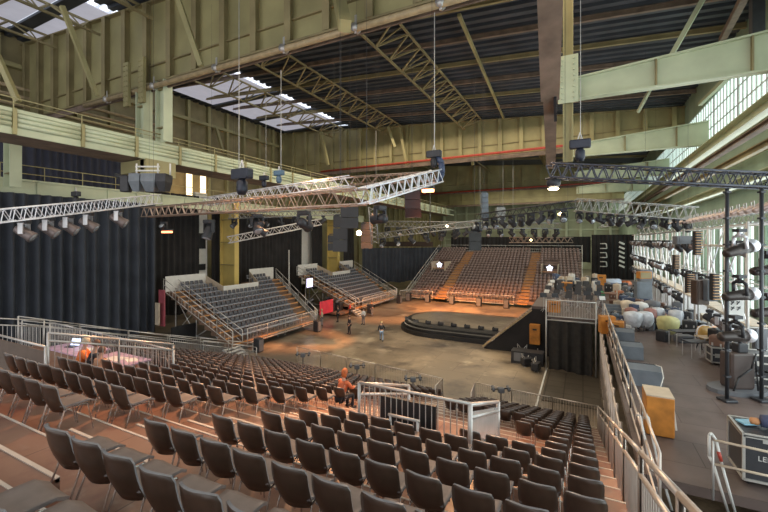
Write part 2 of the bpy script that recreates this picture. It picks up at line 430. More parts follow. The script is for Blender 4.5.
# ---- right hand cantilever beams (pale green), level underside, top rising outward ----
def cbeam(Y, label, zb=17.0, x0=-1.0):
    g = thing('cantilever_beam', label, 'beam', (0, Y, 0))
    h0, h1 = 1.1, 1.95
    m = MB(); m.add([(x0, -.03, zb), (9.4, -.03, zb), (9.4, -.03, zb+h1), (x0, -.03, zb+h0), (x0, .03, zb), (9.4, .03, zb), (9.4, .03, zb+h1), (x0, .03, zb+h0)],
                    [(0, 1, 2, 3), (7, 6, 5, 4), (0, 4, 5, 1), (3, 2, 6, 7), (0, 3, 7, 4), (1, 5, 6, 2)]); m.build('web_plate', MINT, g)
    m = MB(); m.bar((x0, 0, zb+h0), (9.4, 0, zb+h1), .5, .09); m.build('top_flange', MINT, g)
    m = MB(); m.bar((x0, 0, zb), (9.4, 0, zb), .5, .09); m.build('bottom_flange', MINT, g)
    for x in (x0+.3, 3.4, 7.2):
        h = h0+(h1-h0)*(x-x0)/(9.4-x0)
        m = MB(); m.box(x-.04, x+.04, -.24, .24, zb, zb+h); m.build('stiffener', OLIVED, g)
cbeam(24.7, 'nearest pale green cantilever beam reaching right to the high windows')
cbeam(41.5, 'second pale green cantilever beam, under the high windows at right')
cbeam(58.4, 'third pale green cantilever beam, small behind the black truss')
cbeam(75.0, 'fourth pale green cantilever beam, furthest back at right')
# hanging upright beside the brown beam
g = thing('hanger_column', 'tall pale green upright bolted to the nearest cantilever beam', 'column', (-.75, 24.3, 13.4))
m = MB(); m.box(-.22, .22, -.05, .05, 0, 9.6); m.box(-.26, -.18, -.2, .2, 0, 9.6); m.box(.18, .26, -.2, .2, 0, 9.6); m.build('upright', OLIVE, g)
m = MB(); m.box(-.5, .52, -.3, -.22, 3.25, 5.9)
for k in range(8):
    for s in (-.3, .3): m.tube((s, -.3, 3.5+k*.31), (s, -.36, 3.5+k*.31), .06, 6)
m.build('bolted_plate', MINT, g)
# brown beam coming towards the camera
g = thing('brown_beam', 'brown patchy steel beam hanging down the top of the picture beside the pale upright', 'beam')
a = P(550, -70, 8.6); b = P(550, 95, 14.2); c = P(551, 165, 21)
m = MB(); m.ibeam(a, b, .62, .5, .06); m.build('upper_section', RUST, g)
m = MB(); m.ibeam(b, c, .46, .45, .06); m.build('lower_section', RUST, g)
m = MB(); m.bar(P(555, 94, 13.9), P(555.5, 118, 15), .10, .34)
m.build('splice_plate', BLKM, g)

# long rails and ledges along the right wall
for (x, z, w_, h_, mt, lb) in ((8.9, 16.2, .9, .8, MINT, 'pale green crane rail girder along the right wall under the high windows'),
                              (8.9, 14.2, .4, .4, OLIVED, 'dark conduit beam along the upper right wall'),
                              (9.0, 12.6, .8, .5, MINT, 'lower pale green ledge beam along the right wall'),
                              (8.6, 15.1, .4, .3, RUST, 'thin brown beam along the right wall between the green ones')):
    m = MB(); m.ibeam((x, 2, z), (x, 100, z), w_, h_, .06); tag(m.build('wall_beam', mt), lb, 'beam')

# ---- upper catwalk (left) ----
g = thing('catwalk', 'long pale green catwalk gantry crossing the left side below the near girder', 'catwalk')
m = MB()
m.box(-28.4, -25.5, 0, 84, 14.35, 14.5)
m.build('deck', RUST, g)
m = MB(); m.box(-25.56, -25.44, 0, 84, 14.3, 14.62); m.box(-25.56, -25.40, 0, 84, 15.42, 15.6); m.build('edge_beam', MINT, g)
y = 0
while y < 80:
    m = MB()
    for k in range(3): m.tube((-25.45, y+.12, 14.8+k*.24), (-25.45, y+2.88, 14.8+k*.24), .13, 8)
    m.box(-25.52, -25.46, y+.1, y+2.9, 14.6, 15.45)
    m.build('panel', MINT, g)
    m = MB(); m.box(-25.6, -25.3, y-.08, y+.08, 14.3, 15.6); m.build('post', OLIVE, g)
    y += 3
m = MB(); m.tube((-25.5, 0, 16.15), (-25.5, 84, 16.15), .035, 6); m.tube((-25.5, 0, 15.9), (-25.5, 84, 15.9), .02, 5)
m.tube((-28.3, 0, 15.5), (-28.3, 84, 15.5), .03, 5); m.tube((-28.3, 0, 15), (-28.3, 84, 15), .03, 5)
for k in range(28): m.tube((-25.5, k*3, 15.6), (-25.5, k*3, 16.15), .03, 5); m.tube((-28.3, k*3, 14.4), (-28.3, k*3, 15.5), .03, 5)
m.build('handrail', OLIVE, g)
m = MB(); m.box(-28.2, -25.6, 15.6, 17.6, 13.5, 14.3); m.box(-26.0, -25.4, 15.6, 17.7, 13.3, 14.35)
tag(m.build('support_bracket', OLIVE), 'box bracket under the upper catwalk at the column pair', 'bracket')
# lower gallery
g = thing('gallery', 'lower pale green gallery with rail, behind the left lighting truss', 'gallery')
m = MB(); m.box(-38, -36, 2, 62, 12.35, 12.5); m.build('deck', RUST, g)
m = MB()
m.box(-36.1, -35.95, 2, 62, 12.25, 13.3)
y = 2
while y < 62: m.box(-35.98, -35.85, y, y+.15, 12.25, 13.3); y += 2.4
m.box(-36.1, -35.85, 2, 62, 13.25, 13.38); m.build('fascia', MINT, g)
m = MB()
for z in (13.8, 14.4): m.tube((-36, 2, z), (-36, 62, z), .035, 5)
for k in range(25): m.tube((-36, 2+2.5*k, 13.3), (-36, 2+2.5*k, 14.4), .03, 5)
m.build('handrail', OLIVE, g)

# ---- curtains ----
def curtain(pts, z0, z1, mt, label, pitch=.62, amp=.16, gather=False, group=None):
    """pts: plan polyline (x,y)"""
    rnd = random.Random(len(label)); L = [0]
    for a, b in zip(pts, pts[1:]): L.append(L[-1]+math.dist(a, b))
    tot = L[-1]; n = int(tot/pitch*8); ph = 0; vs = []; rows = 5; cols = []
    ps = [rnd.uniform(.75, 1.3) for _ in range(int(tot/pitch)+3)]
    for i in range(n+1):
        s = tot*i/n; k = max(j for j in range(len(L)-1) if L[j] <= s+1e-6); f = (s-L[k])/(L[k+1]-L[k])
        a, b = pts[k], pts[k+1]; x = a[0]+(b[0]-a[0])*f; y = a[1]+(b[1]-a[1])*f
        dx, dy = (b[0]-a[0])/(L[k+1]-L[k]), (b[1]-a[1])/(L[k+1]-L[k])
        ph += 2*PI/8*ps[int(s/pitch)]
        cols.append((x, y, dx, dy, ph, s))
    for r in range(rows+1):
        q = r/rows; z = z0+(z1-z0)*q
        for (x, y, dx, dy, ph, s) in cols:
            w_ = amp*(1.15-.45*q)*(math.sin(ph)+.35*math.sin(ph*.37+q))
            dz = .12*math.sin(ph*.2) if r == 0 else 0
            vs.append((x-dy*w_, y+dx*w_, z+dz))
    W = n+1
    m = MB(); m.add(vs, [(r*W+i, r*W+i+1, (r+1)*W+i+1, (r+1)*W+i) for r in range(rows) for i in range(n)], 0, True)
    return tag(m.build('stage_curtain', mt), label, 'curtain', group)
curtain([(-35.3, 2), (-35.3, 21.6), (-35.0, 22.4)], .6, 12.3, CURT, 'huge dark blue grey pleated curtain hanging at the left behind the truss', .75, .30)
curtain([(-39.2, 2), (-39.2, 25)], 12.5, 18.8, CURTN, 'navy pleated curtain above the lower gallery at upper left', .55, .12)
curtain([(-39, 22), (-39, 30)], 1, 14.0, CURTB, 'dark curtain behind the upper left corner of the nearer side tribune', .7, .16)
curtain([(-38.6, 31.5), (-38.6, 32.9)], 1, 14, CURTB, 'narrow dark curtain just left of the nearer ochre column', .6, .14)
curtain([(-39, 35.5), (-39, 48.4)], 1, 12.2, CURTB, 'black curtain between the nearer ochre column and the white strip', .75, .17)
curtain([(-38.5, 50.4), (-38.5, 53.0)], 1, 12.2, CURTB, 'narrow black curtain left of the further ochre column', .7, .15)
curtain([(-36.5, 56.5), (-36.5, 59.5)], 4, 12.0, CURTB, 'short black curtain right of the further ochre column', .7, .15)
curtain([(-34, 58.5), (-23.5, 73.0)], 1.4, 7.6, CURT, 'blue grey pleated curtain in the corner between side and far tribunes', .9, .2)
curtain([(-24, 77), (1.2, 77)], 5, 9.6, CURTB, 'long dark brown curtain behind the top row of the far tribune', .8, .16)
curtain([(1.3, 76), (7.4, 75)], 2.4, 9.9, CURTB, 'tall dark curtain right of the far tribune below the white markings', .7, .16)
m = MB(); m.box(-34.3, -24.0, 66, 66.5, 7.8, 8.7)
tag(m.build('dark_beam', mat('dark brown beam', (.06, .04, .03), .6)), 'dark brown horizontal beam over the corner curtain', 'beam')
# white marks hanging on the far curtain and the stacked white brackets beside
for k in range(3):
    c = PY(603.5, 245.5+k*9, 74.6)
    m = MB(); m.tube((c.x-.5, c.y, c.z-.5), (c.x+.5, c.y, c.z-.5), .09, 6); m.tube((c.x-.5, c.y, c.z+.3), (c.x+.4, c.y, c.z+.3), .09, 6); m.tube((c.x+.4, c.y, c.z+.3), (c.x+.5, c.y, c.z-.5), .09, 6)
    tag(m.build('hanging_lamp', WHITEP), 'small white lamp ladder hanging before the far curtain, %s from top' % ORD[k], 'lamp', 'white lamps hanging at the far curtain')
for k in range(6):
    c = PY(622, 243+k*4.6, 72)
    m = MB(); m.bar((c.x-.4, c.y, c.z+.15), (c.x+.35, c.y, c.z-.2), .25, .28)
    tag(m.build('line_array_speaker', WHITEP), 'white cabinet of the far hanging speaker column, %s from top' % ORD[k], 'speaker', 'far white speaker column')
# pale wall parts between curtains
m = MB(); m.box(-40, -39.6, 30.0, 31.6, 2, 14.5); tag(m.build('wall_panel', WHITEP), 'white wall strip with a small dark window left of the ochre column', 'wall panel')
for za, zb_, lb in ((8.0, 9.8, 'upper'), (5.5, 6.2, 'lower')):
    m = MB(); m.box(-39.59, -39.5, 30.3, 31.3, za, zb_); tag(m.build('dark_opening', BLACK), 'dark %s window in the white wall strip' % lb, 'window')
m = MB(); m.box(-40, -39.6, 48.9, 51.6, 2, 14); tag(m.build('wall_panel', WHITEP), 'white wall strip between the black curtains above the further side tribune', 'wall panel')
m = MB(); m.box(-41, -40.6, 52, 66, 0, 12); tag(m.build('wall_panel', OLIVE), 'olive wall with niches behind the further side tribune', 'wall panel')
for y, lb in ((29.2, 'left'), (31.2, 'right')):
    m = MB(); c = y+ (0)
    o = MB().box(-44.2, -44.0, y+3, y+3.7, 13.2, 17.6).build('window_%d' % wn, SUNW); o['kind'] = 'structure'; wn += 1
# =====================================================================================
#                       NEAR GRANDSTAND  (rows run along X, raked down towards the arena)
# =====================================================================================
PIT = .96; RISE = .3289
def rowY(n): return .84+PIT*n                 # y of the back tops of row n
def rowZ(n): return CAMZ-(1.196+.3426*rowY(n)+.80)
NL = 20                                      # last row
VX0, VX1 = -4.45, -1.95                       # stair pit in the middle block
def tread(n, x0, x1, label, dropz=1.0):
    g = thing('seating_step', label, 'step', (0, 0, 0))
    y0 = rowY(n)-.16; y1 = y0+PIT; z = rowZ(n)
    m = MB(); m.box(x0, x1, y0, y1-.001, z-.30, z); m.build('tread', STEPM, g)
    m = MB(); m.box(x0, x1, y1-.028, y1+.004, z-.04, z+.008); m.build('edge_strip', EDGE, g)
for n in range(-2, NL+1):
    w_ = ORD[n+2]
    lx = -12.0 if n < 4 else -21.0
    if 4 <= n <= 7: lx = -11.8
    tread(n, lx, -6.75, 'long brown plywood step of the left seating block, %s from the camera' % w_)
    tread(n, -6.75, -4.75, 'brown aisle step between the left and middle blocks, %s from the camera' % w_)
    if n in (8, 9, 10):
        tread(n, VX1, .62, 'brown step right of the railed stair pit, %s row' % ORD[n-8])
    else:
        tread(n, -4.75, .62, 'long brown plywood step of the middle block, %s from the camera' % w_)
# floor in the stair pit
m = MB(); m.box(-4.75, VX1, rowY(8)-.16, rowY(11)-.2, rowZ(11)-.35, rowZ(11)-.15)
tag(m.build('pit_landing', ORS), 'orange lit landing inside the railed stair pit', 'landing')  # orange light on the landing is put into its colour
# half height aisle steps
for n in range(0, NL):
    y0 = rowY(n)-.16+PIT*.5; z = rowZ(n)-RISE*.5
    m = MB(); m.box(-6.7, -4.8, rowY(n+1)-.16, rowY(n+1)-.16+.42, rowZ(n+1), rowZ(n+1)+RISE*.5)
    m.box(-6.7, -4.8, rowY(n+1)-.16+.38, rowY(n+1)-.16+.424, rowZ(n+1)+RISE*.5-.04, rowZ(n+1)+RISE*.5+.012, 1)
    tag(m.build('half_step', [STEPM, EDGE]), 'half height wooden stair block in the aisle, %s from the camera' % ORD[n], 'step', 'aisle half steps')

# ---- the shell chair ----
def ch_back(mx=8, mz=6):
    m = MB()
    def fn(u, v):
        x = (u-.5)*2; wd = .210+.012*math.sin(PI*v)-.008*(1-v)
        z = .385+.45*v; 
        if v > .8: z -= .03*abs(x)**3*(v-.8)/.2
        if v > .99: z += 0
        y = .0-.12*v-.05*math.sin(PI*min(1, v*1.1))*.6-.02*v*v+.075*x*x
        cr = 1-.07*max(0, (v-.85)/.15)**2*1 - .10*max(0, (.15-v)/.15)
        return Vector((x*wd*cr, y-.10, z))
    m.shell(fn, mx, mz, -.022, 0, 1)
    return m
def ch_seat(a=8, b=6):
    m = MB()
    def fn(u, v):
        x = (u-.5)*2; y = -.10+.47*v
        z = .445-.014*math.cos(PI*v)*0+.012*x*x-.05*max(0, (v-.8)/.2)**2+.035*max(0, (.2-v)/.2)
        wd = .205-.03*max(0, (v-.85)/.15)**2
        return Vector((x*wd, y, z))
    m.shell(fn, a, b, .026, 0, 0)
    return m
def ch_leg(s, f):
    m = MB(); yt = .26 if f else -.04; yb = .33 if f else -.19
    m.tube((s*.17, .1, .43), (s*.19, yt, .42), .010, 5); m.tube((s*.19, yt, .42), (s*.215, yb, .0), .0105, 5)
    return m
me_b = ch_back().mesh('backrest', [CHB, CHE]); me_s = ch_seat().mesh('seat', [CHP]); me_l = [ch_leg(s, f).mesh('leg', [CHL]) for s in (-1, 1) for f in (0, 1)]
me_x = MB().tube((-.2, .13, .425), (.2, .13, .425), .010, 5).mesh('crossbar', [CHL])
def chair_proto():
    g = thing('shell_chair', 'x', 'chair')
    for nm, me in (('backrest', me_b), ('seat', me_s)) + tuple(('leg', q) for q in me_l) + (('crossbar', me_x),):
        o = bpy.data.objects.new(nm, me); COL.objects.link(o); o.parent = g
    return g
PC = chair_proto(); PCT = tree_of(PC); used = False
# one-piece version for the far ones
one = MB()
for src, mo in ((ch_back(3, 2), 0), (ch_seat(2, 2), 1)): one.merge(src, Matrix(), mo)
for s in (-1, 1):
    for f in (0, 1):
        q = MB(); yt = .26 if f else -.04; yb = .33 if f else -.19
        q.tube((s*.19, yt, .42), (s*.215, yb, .0), .011, 3); one.merge(q, Matrix(), 2)
me_one = one.mesh('shell_chair', [CHB, CHP, CHL])
low = MB(); low.merge(ch_back(2, 1), Matrix(), 0); low.merge(ch_seat(1, 1), Matrix(), 1)
for s in (-1, 1):
    for f in (0, 1):
        q = MB(); q.tube((s*.19, .26 if f else -.04, .42), (s*.215, .33 if f else -.19, .0), .011, 3); low.merge(q, Matrix(), 2)

places = []                                   # (block, row, seat no from aisle, x, y, z)
rnd = random.Random(3)
SP = .505
for n in range(0, NL+1):
    y = rowY(n)+.27; z = rowZ(n)
    # middle block: seats from the aisle to the right fence
    k = 0; x = -4.52
    while x < .28:
        ok = True
        if n in (8, 9, 10, 11) and x < VX1+(.75 if n < 11 else .1)+.3: ok = False
        if n in (12, 13) and x < VX1: ok = False
        if n == 7 and x < -2.1: ok = False
        if ok: places.append(('middle', n, k, x, y, z))
        x += SP; k += 1
    # left block
    xl = -11.5 if n < 8 else -20.4
    if n >= 1:
        x = -7.02; k = 0
        while x > xl:
            places.append(('left', n, k, x, y, z)); x -= SP; k += 1
def visible(x, y, z):
    d = -x*sn+y*cs
    if d < .6: return None
    px = 384+F*(x*cs+y*sn)/d; py = HOR-F*(z+.6-CAMZ)/d
    return d if -25 < px < 795 and -20 < py < 560 else None
cand = []
for p_ in places:
    d = visible(*p_[3:])
    if d: cand.append((d, p_))
cand.sort(key=lambda a: a[0])
print('near chairs', len(cand))
ROWN = {n: ORD[n] for n in range(0, NL+1)}
stuff = MB(); 
def chlabel(b, n, k):
    side = 'aisle' if b == 'left' else 'left end'
    return 'brown shell chair, %s block, %s row from the camera, %s seat from the %s' % (b, ORD[n], ORD[k], 'aisle')
for i, (d, (b, n, k, x, y, z)) in enumerate(cand):
    rz = rnd.uniform(-.06, .06); jx = rnd.uniform(-.012, .012); lb = chlabel(b, n, k); gp = 'brown shell chairs of the near grandstand'
    if i < 170:
        if not used:
            PC.location = (x+jx, y, z); PC.rotation_euler = (0, 0, rz); PC['label'] = lb; PC['group'] = gp; used = True
        else: dup(PC, PCT, (x+jx, y, z), rz, lb, gp)
    elif i < 300:
        o = bpy.data.objects.new('shell_chair', me_one); COL.objects.link(o); o.location = (x+jx, y, z); o.rotation_euler = (0, 0, rz)
        tag(o, lb, 'chair', gp)
    else:
        stuff.merge(low, Matrix.Translation((x+jx, y, z))@Matrix.Rotation(rz, 4, 'Z'))
tag(stuff.build('shell_chair_rows', [CHB, CHP, CHL]), 'remaining rows of brown shell chairs lower down towards the arena', 'chairs', 'brown shell chairs of the near grandstand', 'stuff')

# =====================================================================================
#                                railings
# =====================================================================================
def railing(a, b, h, label, n=None, r=.022, step=.14, mt=None, rails=(1.0,), low_=.12, name='railing_panel', group=None, board=None, pr=.03):
    """one railing panel from foot point a to foot point b"""
    a, b = Vector(a), Vector(b); o_ = (a+b)/2
    g = thing(name, label, 'railing', o_, 0, group); a = a-o_; b = b-o_; mt = mt or STEEL; up = Vector((0, 0, 1))
    m = MB()
    for q in rails: m.tube(a+up*h*q, b+up*h*q, r*1.25, 6)
    m.tube(a+up*low_, b+up*low_, r, 5); m.build('rail', mt, g)
    m = MB(); m.tube(a, a+up*h, pr, 6); m.build('post', mt, g)
    m = MB(); m.tube(b, b+up*h, pr, 6); m.build('post', mt, g)
    if board:
        m = MB(); m.add([a+up*low_, b+up*low_, b+up*h*.9, a+up*h*.9, a+up*low_+Vector((.02, .02, 0)), b+up*low_+Vector((.02, .02, 0)), b+up*h*.9+Vector((.02, .02, 0)), a+up*h*.9+Vector((.02, .02, 0))],
                        [(0, 1, 2, 3), (7, 6, 5, 4), (0, 4, 5, 1), (3, 2, 6, 7), (0, 3, 7, 4), (1, 5, 6, 2)]); m.build('infill_panel', board, g)
    else:
        L = (b-a).length; k = max(2, int(L/step)); m = MB()
        hh = h*min(rails) if len(rails) > 1 else h
        for i in range(1, k):
            p = a.lerp(b, i/k); m.tube(p+up*low_, p+up*hh, r*.42, 4)
        m.build('bars', mt, g)
    return g
def fence(a, b, n, h, label, **kw):
    a, b = Vector(a), Vector(b)
    for i in range(n):
        railing(a.lerp(b, i/n), a.lerp(b, (i+1)/n), h, label % ORD[i], **kw)
def fz(Y, add=0): return CAMZ-(1.996+.3426*Y)+add       # tread surface line
RW = mat('pale warm beige railing', (.60, .52, .46), .4, .5, .1)
# right side of the middle block
fence((.62, 1.3, fz(1.3)), (.62, 20.6, fz(20.6)), 9, 1.35, 'pale steel railing panel right of the seats, %s from the camera', mt=RW, rails=(1.0, .80), r=.026, step=.16, group='right hand grandstand railing')
# front fences at the arena
fence((-5.3, 21.4, 0), (.62, 21.0, 0), 3, 1.15, 'arena barrier below the middle block, %s from the left', mt=RW, step=.12, group='arena barriers below the middle block')
fence((-18.7, 22.6, 0), (-7.1, 21.2, 0), 5, 1.15, 'arena barrier below the left block, %s from the left', mt=RW, step=.12, group='arena barriers below the left block')
railing((-7.1, 21.2, 0), (-6.9, 19.4, .2), 1.15, 'barrier corner at the foot of the aisle, left side', mt=RW)
railing((-5.3, 21.4, 0), (-5.0, 19.4, .2), 1.15, 'barrier corner at the foot of the aisle, right side', mt=RW)
# left edge of the left block
fence((-21.1, 7.6, fz(7.6)), (-21.1, 21, fz(21)), 6, 1.4, 'steel railing panel along the far left edge of the seats, %s from the camera', mt=STEEL, rails=(1, .8), group='far left grandstand railing')
fence((-23.5, 8.6, fz(9.6)), (-23.5, 23, fz(22.6)), 6, 1.5, 'second steel railing line before the big curtain, %s panel from the camera', mt=STEEL, rails=(1, .85), group='outer left railing')
# stair pit fences
zf = fz(7.45)
railing((VX0, 7.5, zf+.05), (VX1, 7.5, zf+.05), 1.32, 'barred steel railing on the near side of the stair pit', mt=STEEL, step=.125, r=.026, pr=.04)
railing((VX1, 7.5, zf), (VX1, 10.3, fz(10.3)), 1.35, 'pit side railing with clear panel and two top tubes, right side', mt=STEEL, rails=(1., .82), board=mat('milky plexiglass panel', (.62, .57, .54), .25, 0, .1, 3, alpha=.55), r=.035, pr=.05)
railing((VX0, 7.5, zf), (VX0, 10.3, fz(10.3)), 1.35, 'pit side railing with two top tubes, left side beside the orange seated person', mt=STEEL, rails=(1., .82), r=.03, pr=.04)
m = MB(); m.box(-4.0, -2.7, 7.62, 7.7, zf+.15, zf+1.12); tag(m.build('blackboard', BLACK), 'matt black board behind the bars of the stair pit railing', 'board')
m = MB(); 
for a, b in (((-3.55, 7.25, zf+.1), (-3.55, 7.25, zf+.95)), ((-2.95, 7.25, zf+.1), (-2.95, 7.25, zf+.95)), ((-3.6, 7.25, zf+.93), (-2.9, 7.25, zf+.93))): m.tube(a, b, .03, 6)
tag(m.build('gate_hoop', STEEL), 'small steel hoop before the barred pit railing', 'railing')
# control desk area at the left
fz5 = fz(4.8)
railing((-14.8, 4.75, fz5-.1), (-11.75, 4.75, fz5-.1), 1.12, 'brown boarded back wall of the control desk area', board=mat('brown board', (.11, .075, .055), .6), mt=STEEL)
fence((-11.75, 4.8, fz(4.8)), (-11.75, 8.1, fz(7.9)), 2, 1.35, 'steel railing beside the control desk, %s panel from the camera', mt=STEEL, rails=(1., .86), r=.026, group='control desk railing')
fence((-20.9, 8.6, fz(8.2)), (-11.8, 8.15, fz(8.1)), 4, 1.2, 'railing on the arena side of the control desk, %s from the left', mt=STEEL, group='control desk front railing')
fence((-20.6, 4.5, fz(5.4)), (-20.9, 8.4, fz(8.2)), 2, 1.3, 'railing on the far side of the control desk, %s panel', mt=STEEL, rails=(1., .8))
m = MB(); m.box(-21, -11.8, 4.7, 8.3, fz(7)-.5, fz(7)-.15); tag(m.build('desk_platform', STEPM), 'flat plywood platform of the control desk area', 'platform')
zd = fz(7)-.15
def table(c, sx, sy, h, label, top, rz=0):
    g = thing('work_table', label, 'table', c, rz)
    m = MB(); m.box(-sx/2, sx/2, -sy/2, sy/2, h-.04, h); m.build('tabletop', top, g)
    for a in (-1, 1):
        for b in (-1, 1):
            m = MB(); m.bar((a*(sx/2-.06), b*(sy/2-.06), 0), (a*(sx/2-.06), b*(sy/2-.06), h-.04), .04, .04); m.build('leg', STEEL, g)
    return g
LIL = mat('lilac lit tabletop', (.42, .30, .42), .4, 0, .25, 3)  # purple light on the tabletops is put into their colour
table((-13.2, 7.2, zd), 1.9, 1.0, .75, 'lilac lit table inside the control desk area, nearest the bars', LIL)
table((-15.8, 7.3, zd), 2.2, 1.0, .75, 'second lilac lit table deeper in the control desk area', LIL)
def paper(x, y, z, sx, sy, rz, label, nm='paper_sheet', mt=WHITEP, th=.012):
    m = MB(); m.box(-sx/2, sx/2, -sy/2, sy/2, 0, th); return tag(m.build(nm, mt, None, (x, y, z), (0, 0, rz)), label, 'paper')
paper(-13.3, 7.2, zd+.75, .62, .42, .2, 'large white sheet on the nearer control table')
paper(-12.7, 7.35, zd+.75, .42, .3, -.3, 'small white sheet at the right end of the nearer control table')
paper(-15.3, 7.4, zd+.75, .5, .35, .5, 'white sheet on the further control table')
g = thing('laptop', 'open dark laptop on the further control table', 'laptop', (-16.2, 7.3, zd+.75), .3)
m = MB(); m.box(-.18, .18, -.12, .12, 0, .02); m.build('keyboard', BLKM, g)
m = MB(); m.add([(-.18, .12, .02), (.18, .12, .02), (.18, .2, .24), (-.18, .2, .24), (-.18, .13, .02), (.18, .13, .02), (.18, .21, .24), (-.18, .21, .24)], [(0, 1, 2, 3), (7, 6, 5, 4), (0, 4, 5, 1), (3, 2, 6, 7), (0, 3, 7, 4), (1, 5, 6, 2)]); m.build('screen', mat('lit laptop screen', (.5, .6, .9), .3, emit=(.6, .7, 1), es=1.2), g)
# =====================================================================================
#                     SIDE AND FAR TRIBUNES
# =====================================================================================
def tseat(detail):
    m = MB(); nu, nv = (3, 2) if detail else (1, 1)
    def fb(u, v):
        x = (u-.5)*2; return Vector((x*.21*(1-.1*v*v), -.12-.12*v+.03*x*x, .40+.42*v))
    def fs(u, v):
        x = (u-.5)*2; return Vector((x*.21, -.1+.42*v, .45+.01*x*x-.02*v))
    m.shell(fb, nu, nv, -.03, 0, 0); m.shell(fs, nu, 1, .04, 1, 1)
    for s in (-1, 1): m.bar((s*.17, .1, .43), (s*.18, .12, 0), .03, .05, 2)
    return m
ts_hi, ts_lo = tseat(True), tseat(False)
SG = mat('highlighted seat pad of tribunes', (.34, .36, .41), .45, 0, .2, 3)  # pale pad colour stands in for highlights on the seats
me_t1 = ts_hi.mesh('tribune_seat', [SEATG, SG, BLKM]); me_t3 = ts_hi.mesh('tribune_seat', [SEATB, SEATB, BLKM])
tseats = []     # (tribune, row, seat, M)
RL = mat('light tribune railing', (.66, .64, .61), .5, .3, .1)
def side_tribune(Y0, who, SH=1.6):
    """front edge at X=-24.3, rows climb towards -X"""
    X0 = -24.4; nr = 11; zb = .8
    def zr(r): return zb+.33*r
    g = thing('side_tribune_deck', 'stepped deck of the %s side tribune with orange brown treads' % who, 'tribune', (0, 0, 0))
    for r in range(nr):
        xa = X0-.96*r; xb = xa-.96; ye = Y0+8.6+.58*r
        ya = Y0-SH*(10-r)/10
        seg = [(ya, ye)] if r < 8 else [(ya, Y0+4.2), (Y0+9.0, ye)]
        m = MB()
        for a, b in seg: m.box(xb, xa, a, b, zr(r)-.33, zr(r))
        m.build('tread', mat('brown tribune tread', (.17, .105, .07), .55, 0, .25, 1), g)
        m = MB()
        for a, b in seg: m.box(xa-.08, xa+.01, a, b, zr(r)-.09, zr(r)+.01)
        m.build('edge_strip', mat('orange step edge', (.60, .29, .11), .5), g)
        k = 0; y = ya+1.5
        while y < ye-1.5-(.0 if r else .3):
            if r < 8 or y < Y0+4.0 or y > Y0+9.4:
                tseats.append((who, r, k, Matrix.Translation((xb+.38, y, zr(r)))@Matrix.Rotation(-PI/2, 4, 'Z')))
            y += .52; k += 1
    # boards at the back
    def board(a, b, h, nm, lb, mt=WHITEP):
        m = MB(); m.bar((a[0], a[1], a[2]+h/2), (b[0], b[1], b[2]+h/2), .06, h); o = m.build(nm, mt); tag(o, lb % who, 'board'); return o
    zt = zr(10)
    board((-35.1, Y0+.0, zt), (-35.1, Y0+4.4, zt), 1.45, 'back_board', 'white board behind the top row of the %s side tribune, left part')
    board((-35.1, Y0+10.4, zt), (-35.1, Y0+14.4, zt), 1.45, 'back_board', 'white board behind the top row of the %s side tribune, right part')
    board((-32.2, Y0+4.2, zr(7)), (-32.2, Y0+8.9, zr(7)), 1.25, 'back_board', 'white lower board in front of the ochre column, %s side tribune')
    def dboard(xa, ya, za, xb, yb, zb_, lb):
        m = MB(); h = 1.2
        m.add([(xa, ya, za), (xb, yb, zb_), (xb, yb, zb_+h), (xa, ya, za+h), (xa, ya+.06, za), (xb, yb+.06, zb_), (xb, yb+.06, zb_+h), (xa, ya+.06, za+h)],
              [(0, 1, 2, 3), (7, 6, 5, 4), (0, 4, 5, 1), (3, 2, 6, 7), (0, 3, 7, 4), (1, 5, 6, 2)])
        tag(m.build('sloping_board', BEIGE), lb % who, 'board')
    dboard(-35.1, Y0+4.4, zt, -32.2, Y0+4.2, zr(7), 'beige board sloping down left of the column notch, %s side tribune')
    dboard(-35.1, Y0+10.4, zt, -32.2, Y0+8.9, zr(7), 'beige board sloping down right of the column notch, %s side tribune')
    # railings
    fence((X0, Y0-SH, zb-.2), (-35.2, Y0-.1, zt), 5, 1.25, 'sloping white railing, left stair of '+who+' side tribune, %s panel from arena', mt=RL, rails=(1, .55), step=.5, r=.03)
    fence((X0+.2, Y0+9.0, zb-.2), (-35.2, Y0+15.0, zt), 5, 1.25, 'sloping meshed railing, right edge of '+who+' side tribune, %s panel from arena', mt=RL, rails=(1, .55), step=.18, r=.03)
    fence((X0-.2, Y0+1.15-SH, zb-.2), (-34.8, Y0+1.1, zt), 5, 1.1, 'inner stair railing, left side of '+who+' side tribune, %s panel from arena', mt=RL, rails=(1, .55), step=.9, r=.025)
    fence((X0+.3, Y0+1.2-SH, zb-.25), (X0+.3, Y0+8.6, zb-.25), 4, 1.3, 'white railing along front edge of '+who+' side tribune, %s from left', mt=RL, rails=(1,), step=.16, r=.025)
    # scaffolding below
    for i, y in enumerate((Y0+.3, Y0+4.5, Y0+8.4)):
        m = MB()
        for r in (1, 4, 7, 10):
            x = X0-.96*r; m.tube((x, y, 0), (x, y, zr(r)-.3), .05, 5)
            if r > 1: m.tube((x, y, .3), (x+2.88, y, zr(r-3)-.3), .04, 5); m.tube((x, y, zr(r)-.5), (x+2.88, y, .3), .04, 5)
        m.tube((X0, y, .3), (-34, y, .3), .04, 5)
        tag(m.build('support_scaffold', RL), 'scaffold bents under the %s side tribune, %s from the left' % (who, ORD[i]), 'scaffold')
    # entrance stairs left of the front
    g = thing('stair', 'short stair at the left foot of the %s side tribune' % who, 'stair', (X0+.4, Y0-.2-SH, 0))
    for k in range(4):
        m = MB(); m.box(-.3+.28*k-.2, -.02+.28*k-.2, -.7, .7, .6-.18*k-.05, .6-.18*k); m.build('tread', WHITEP, g)
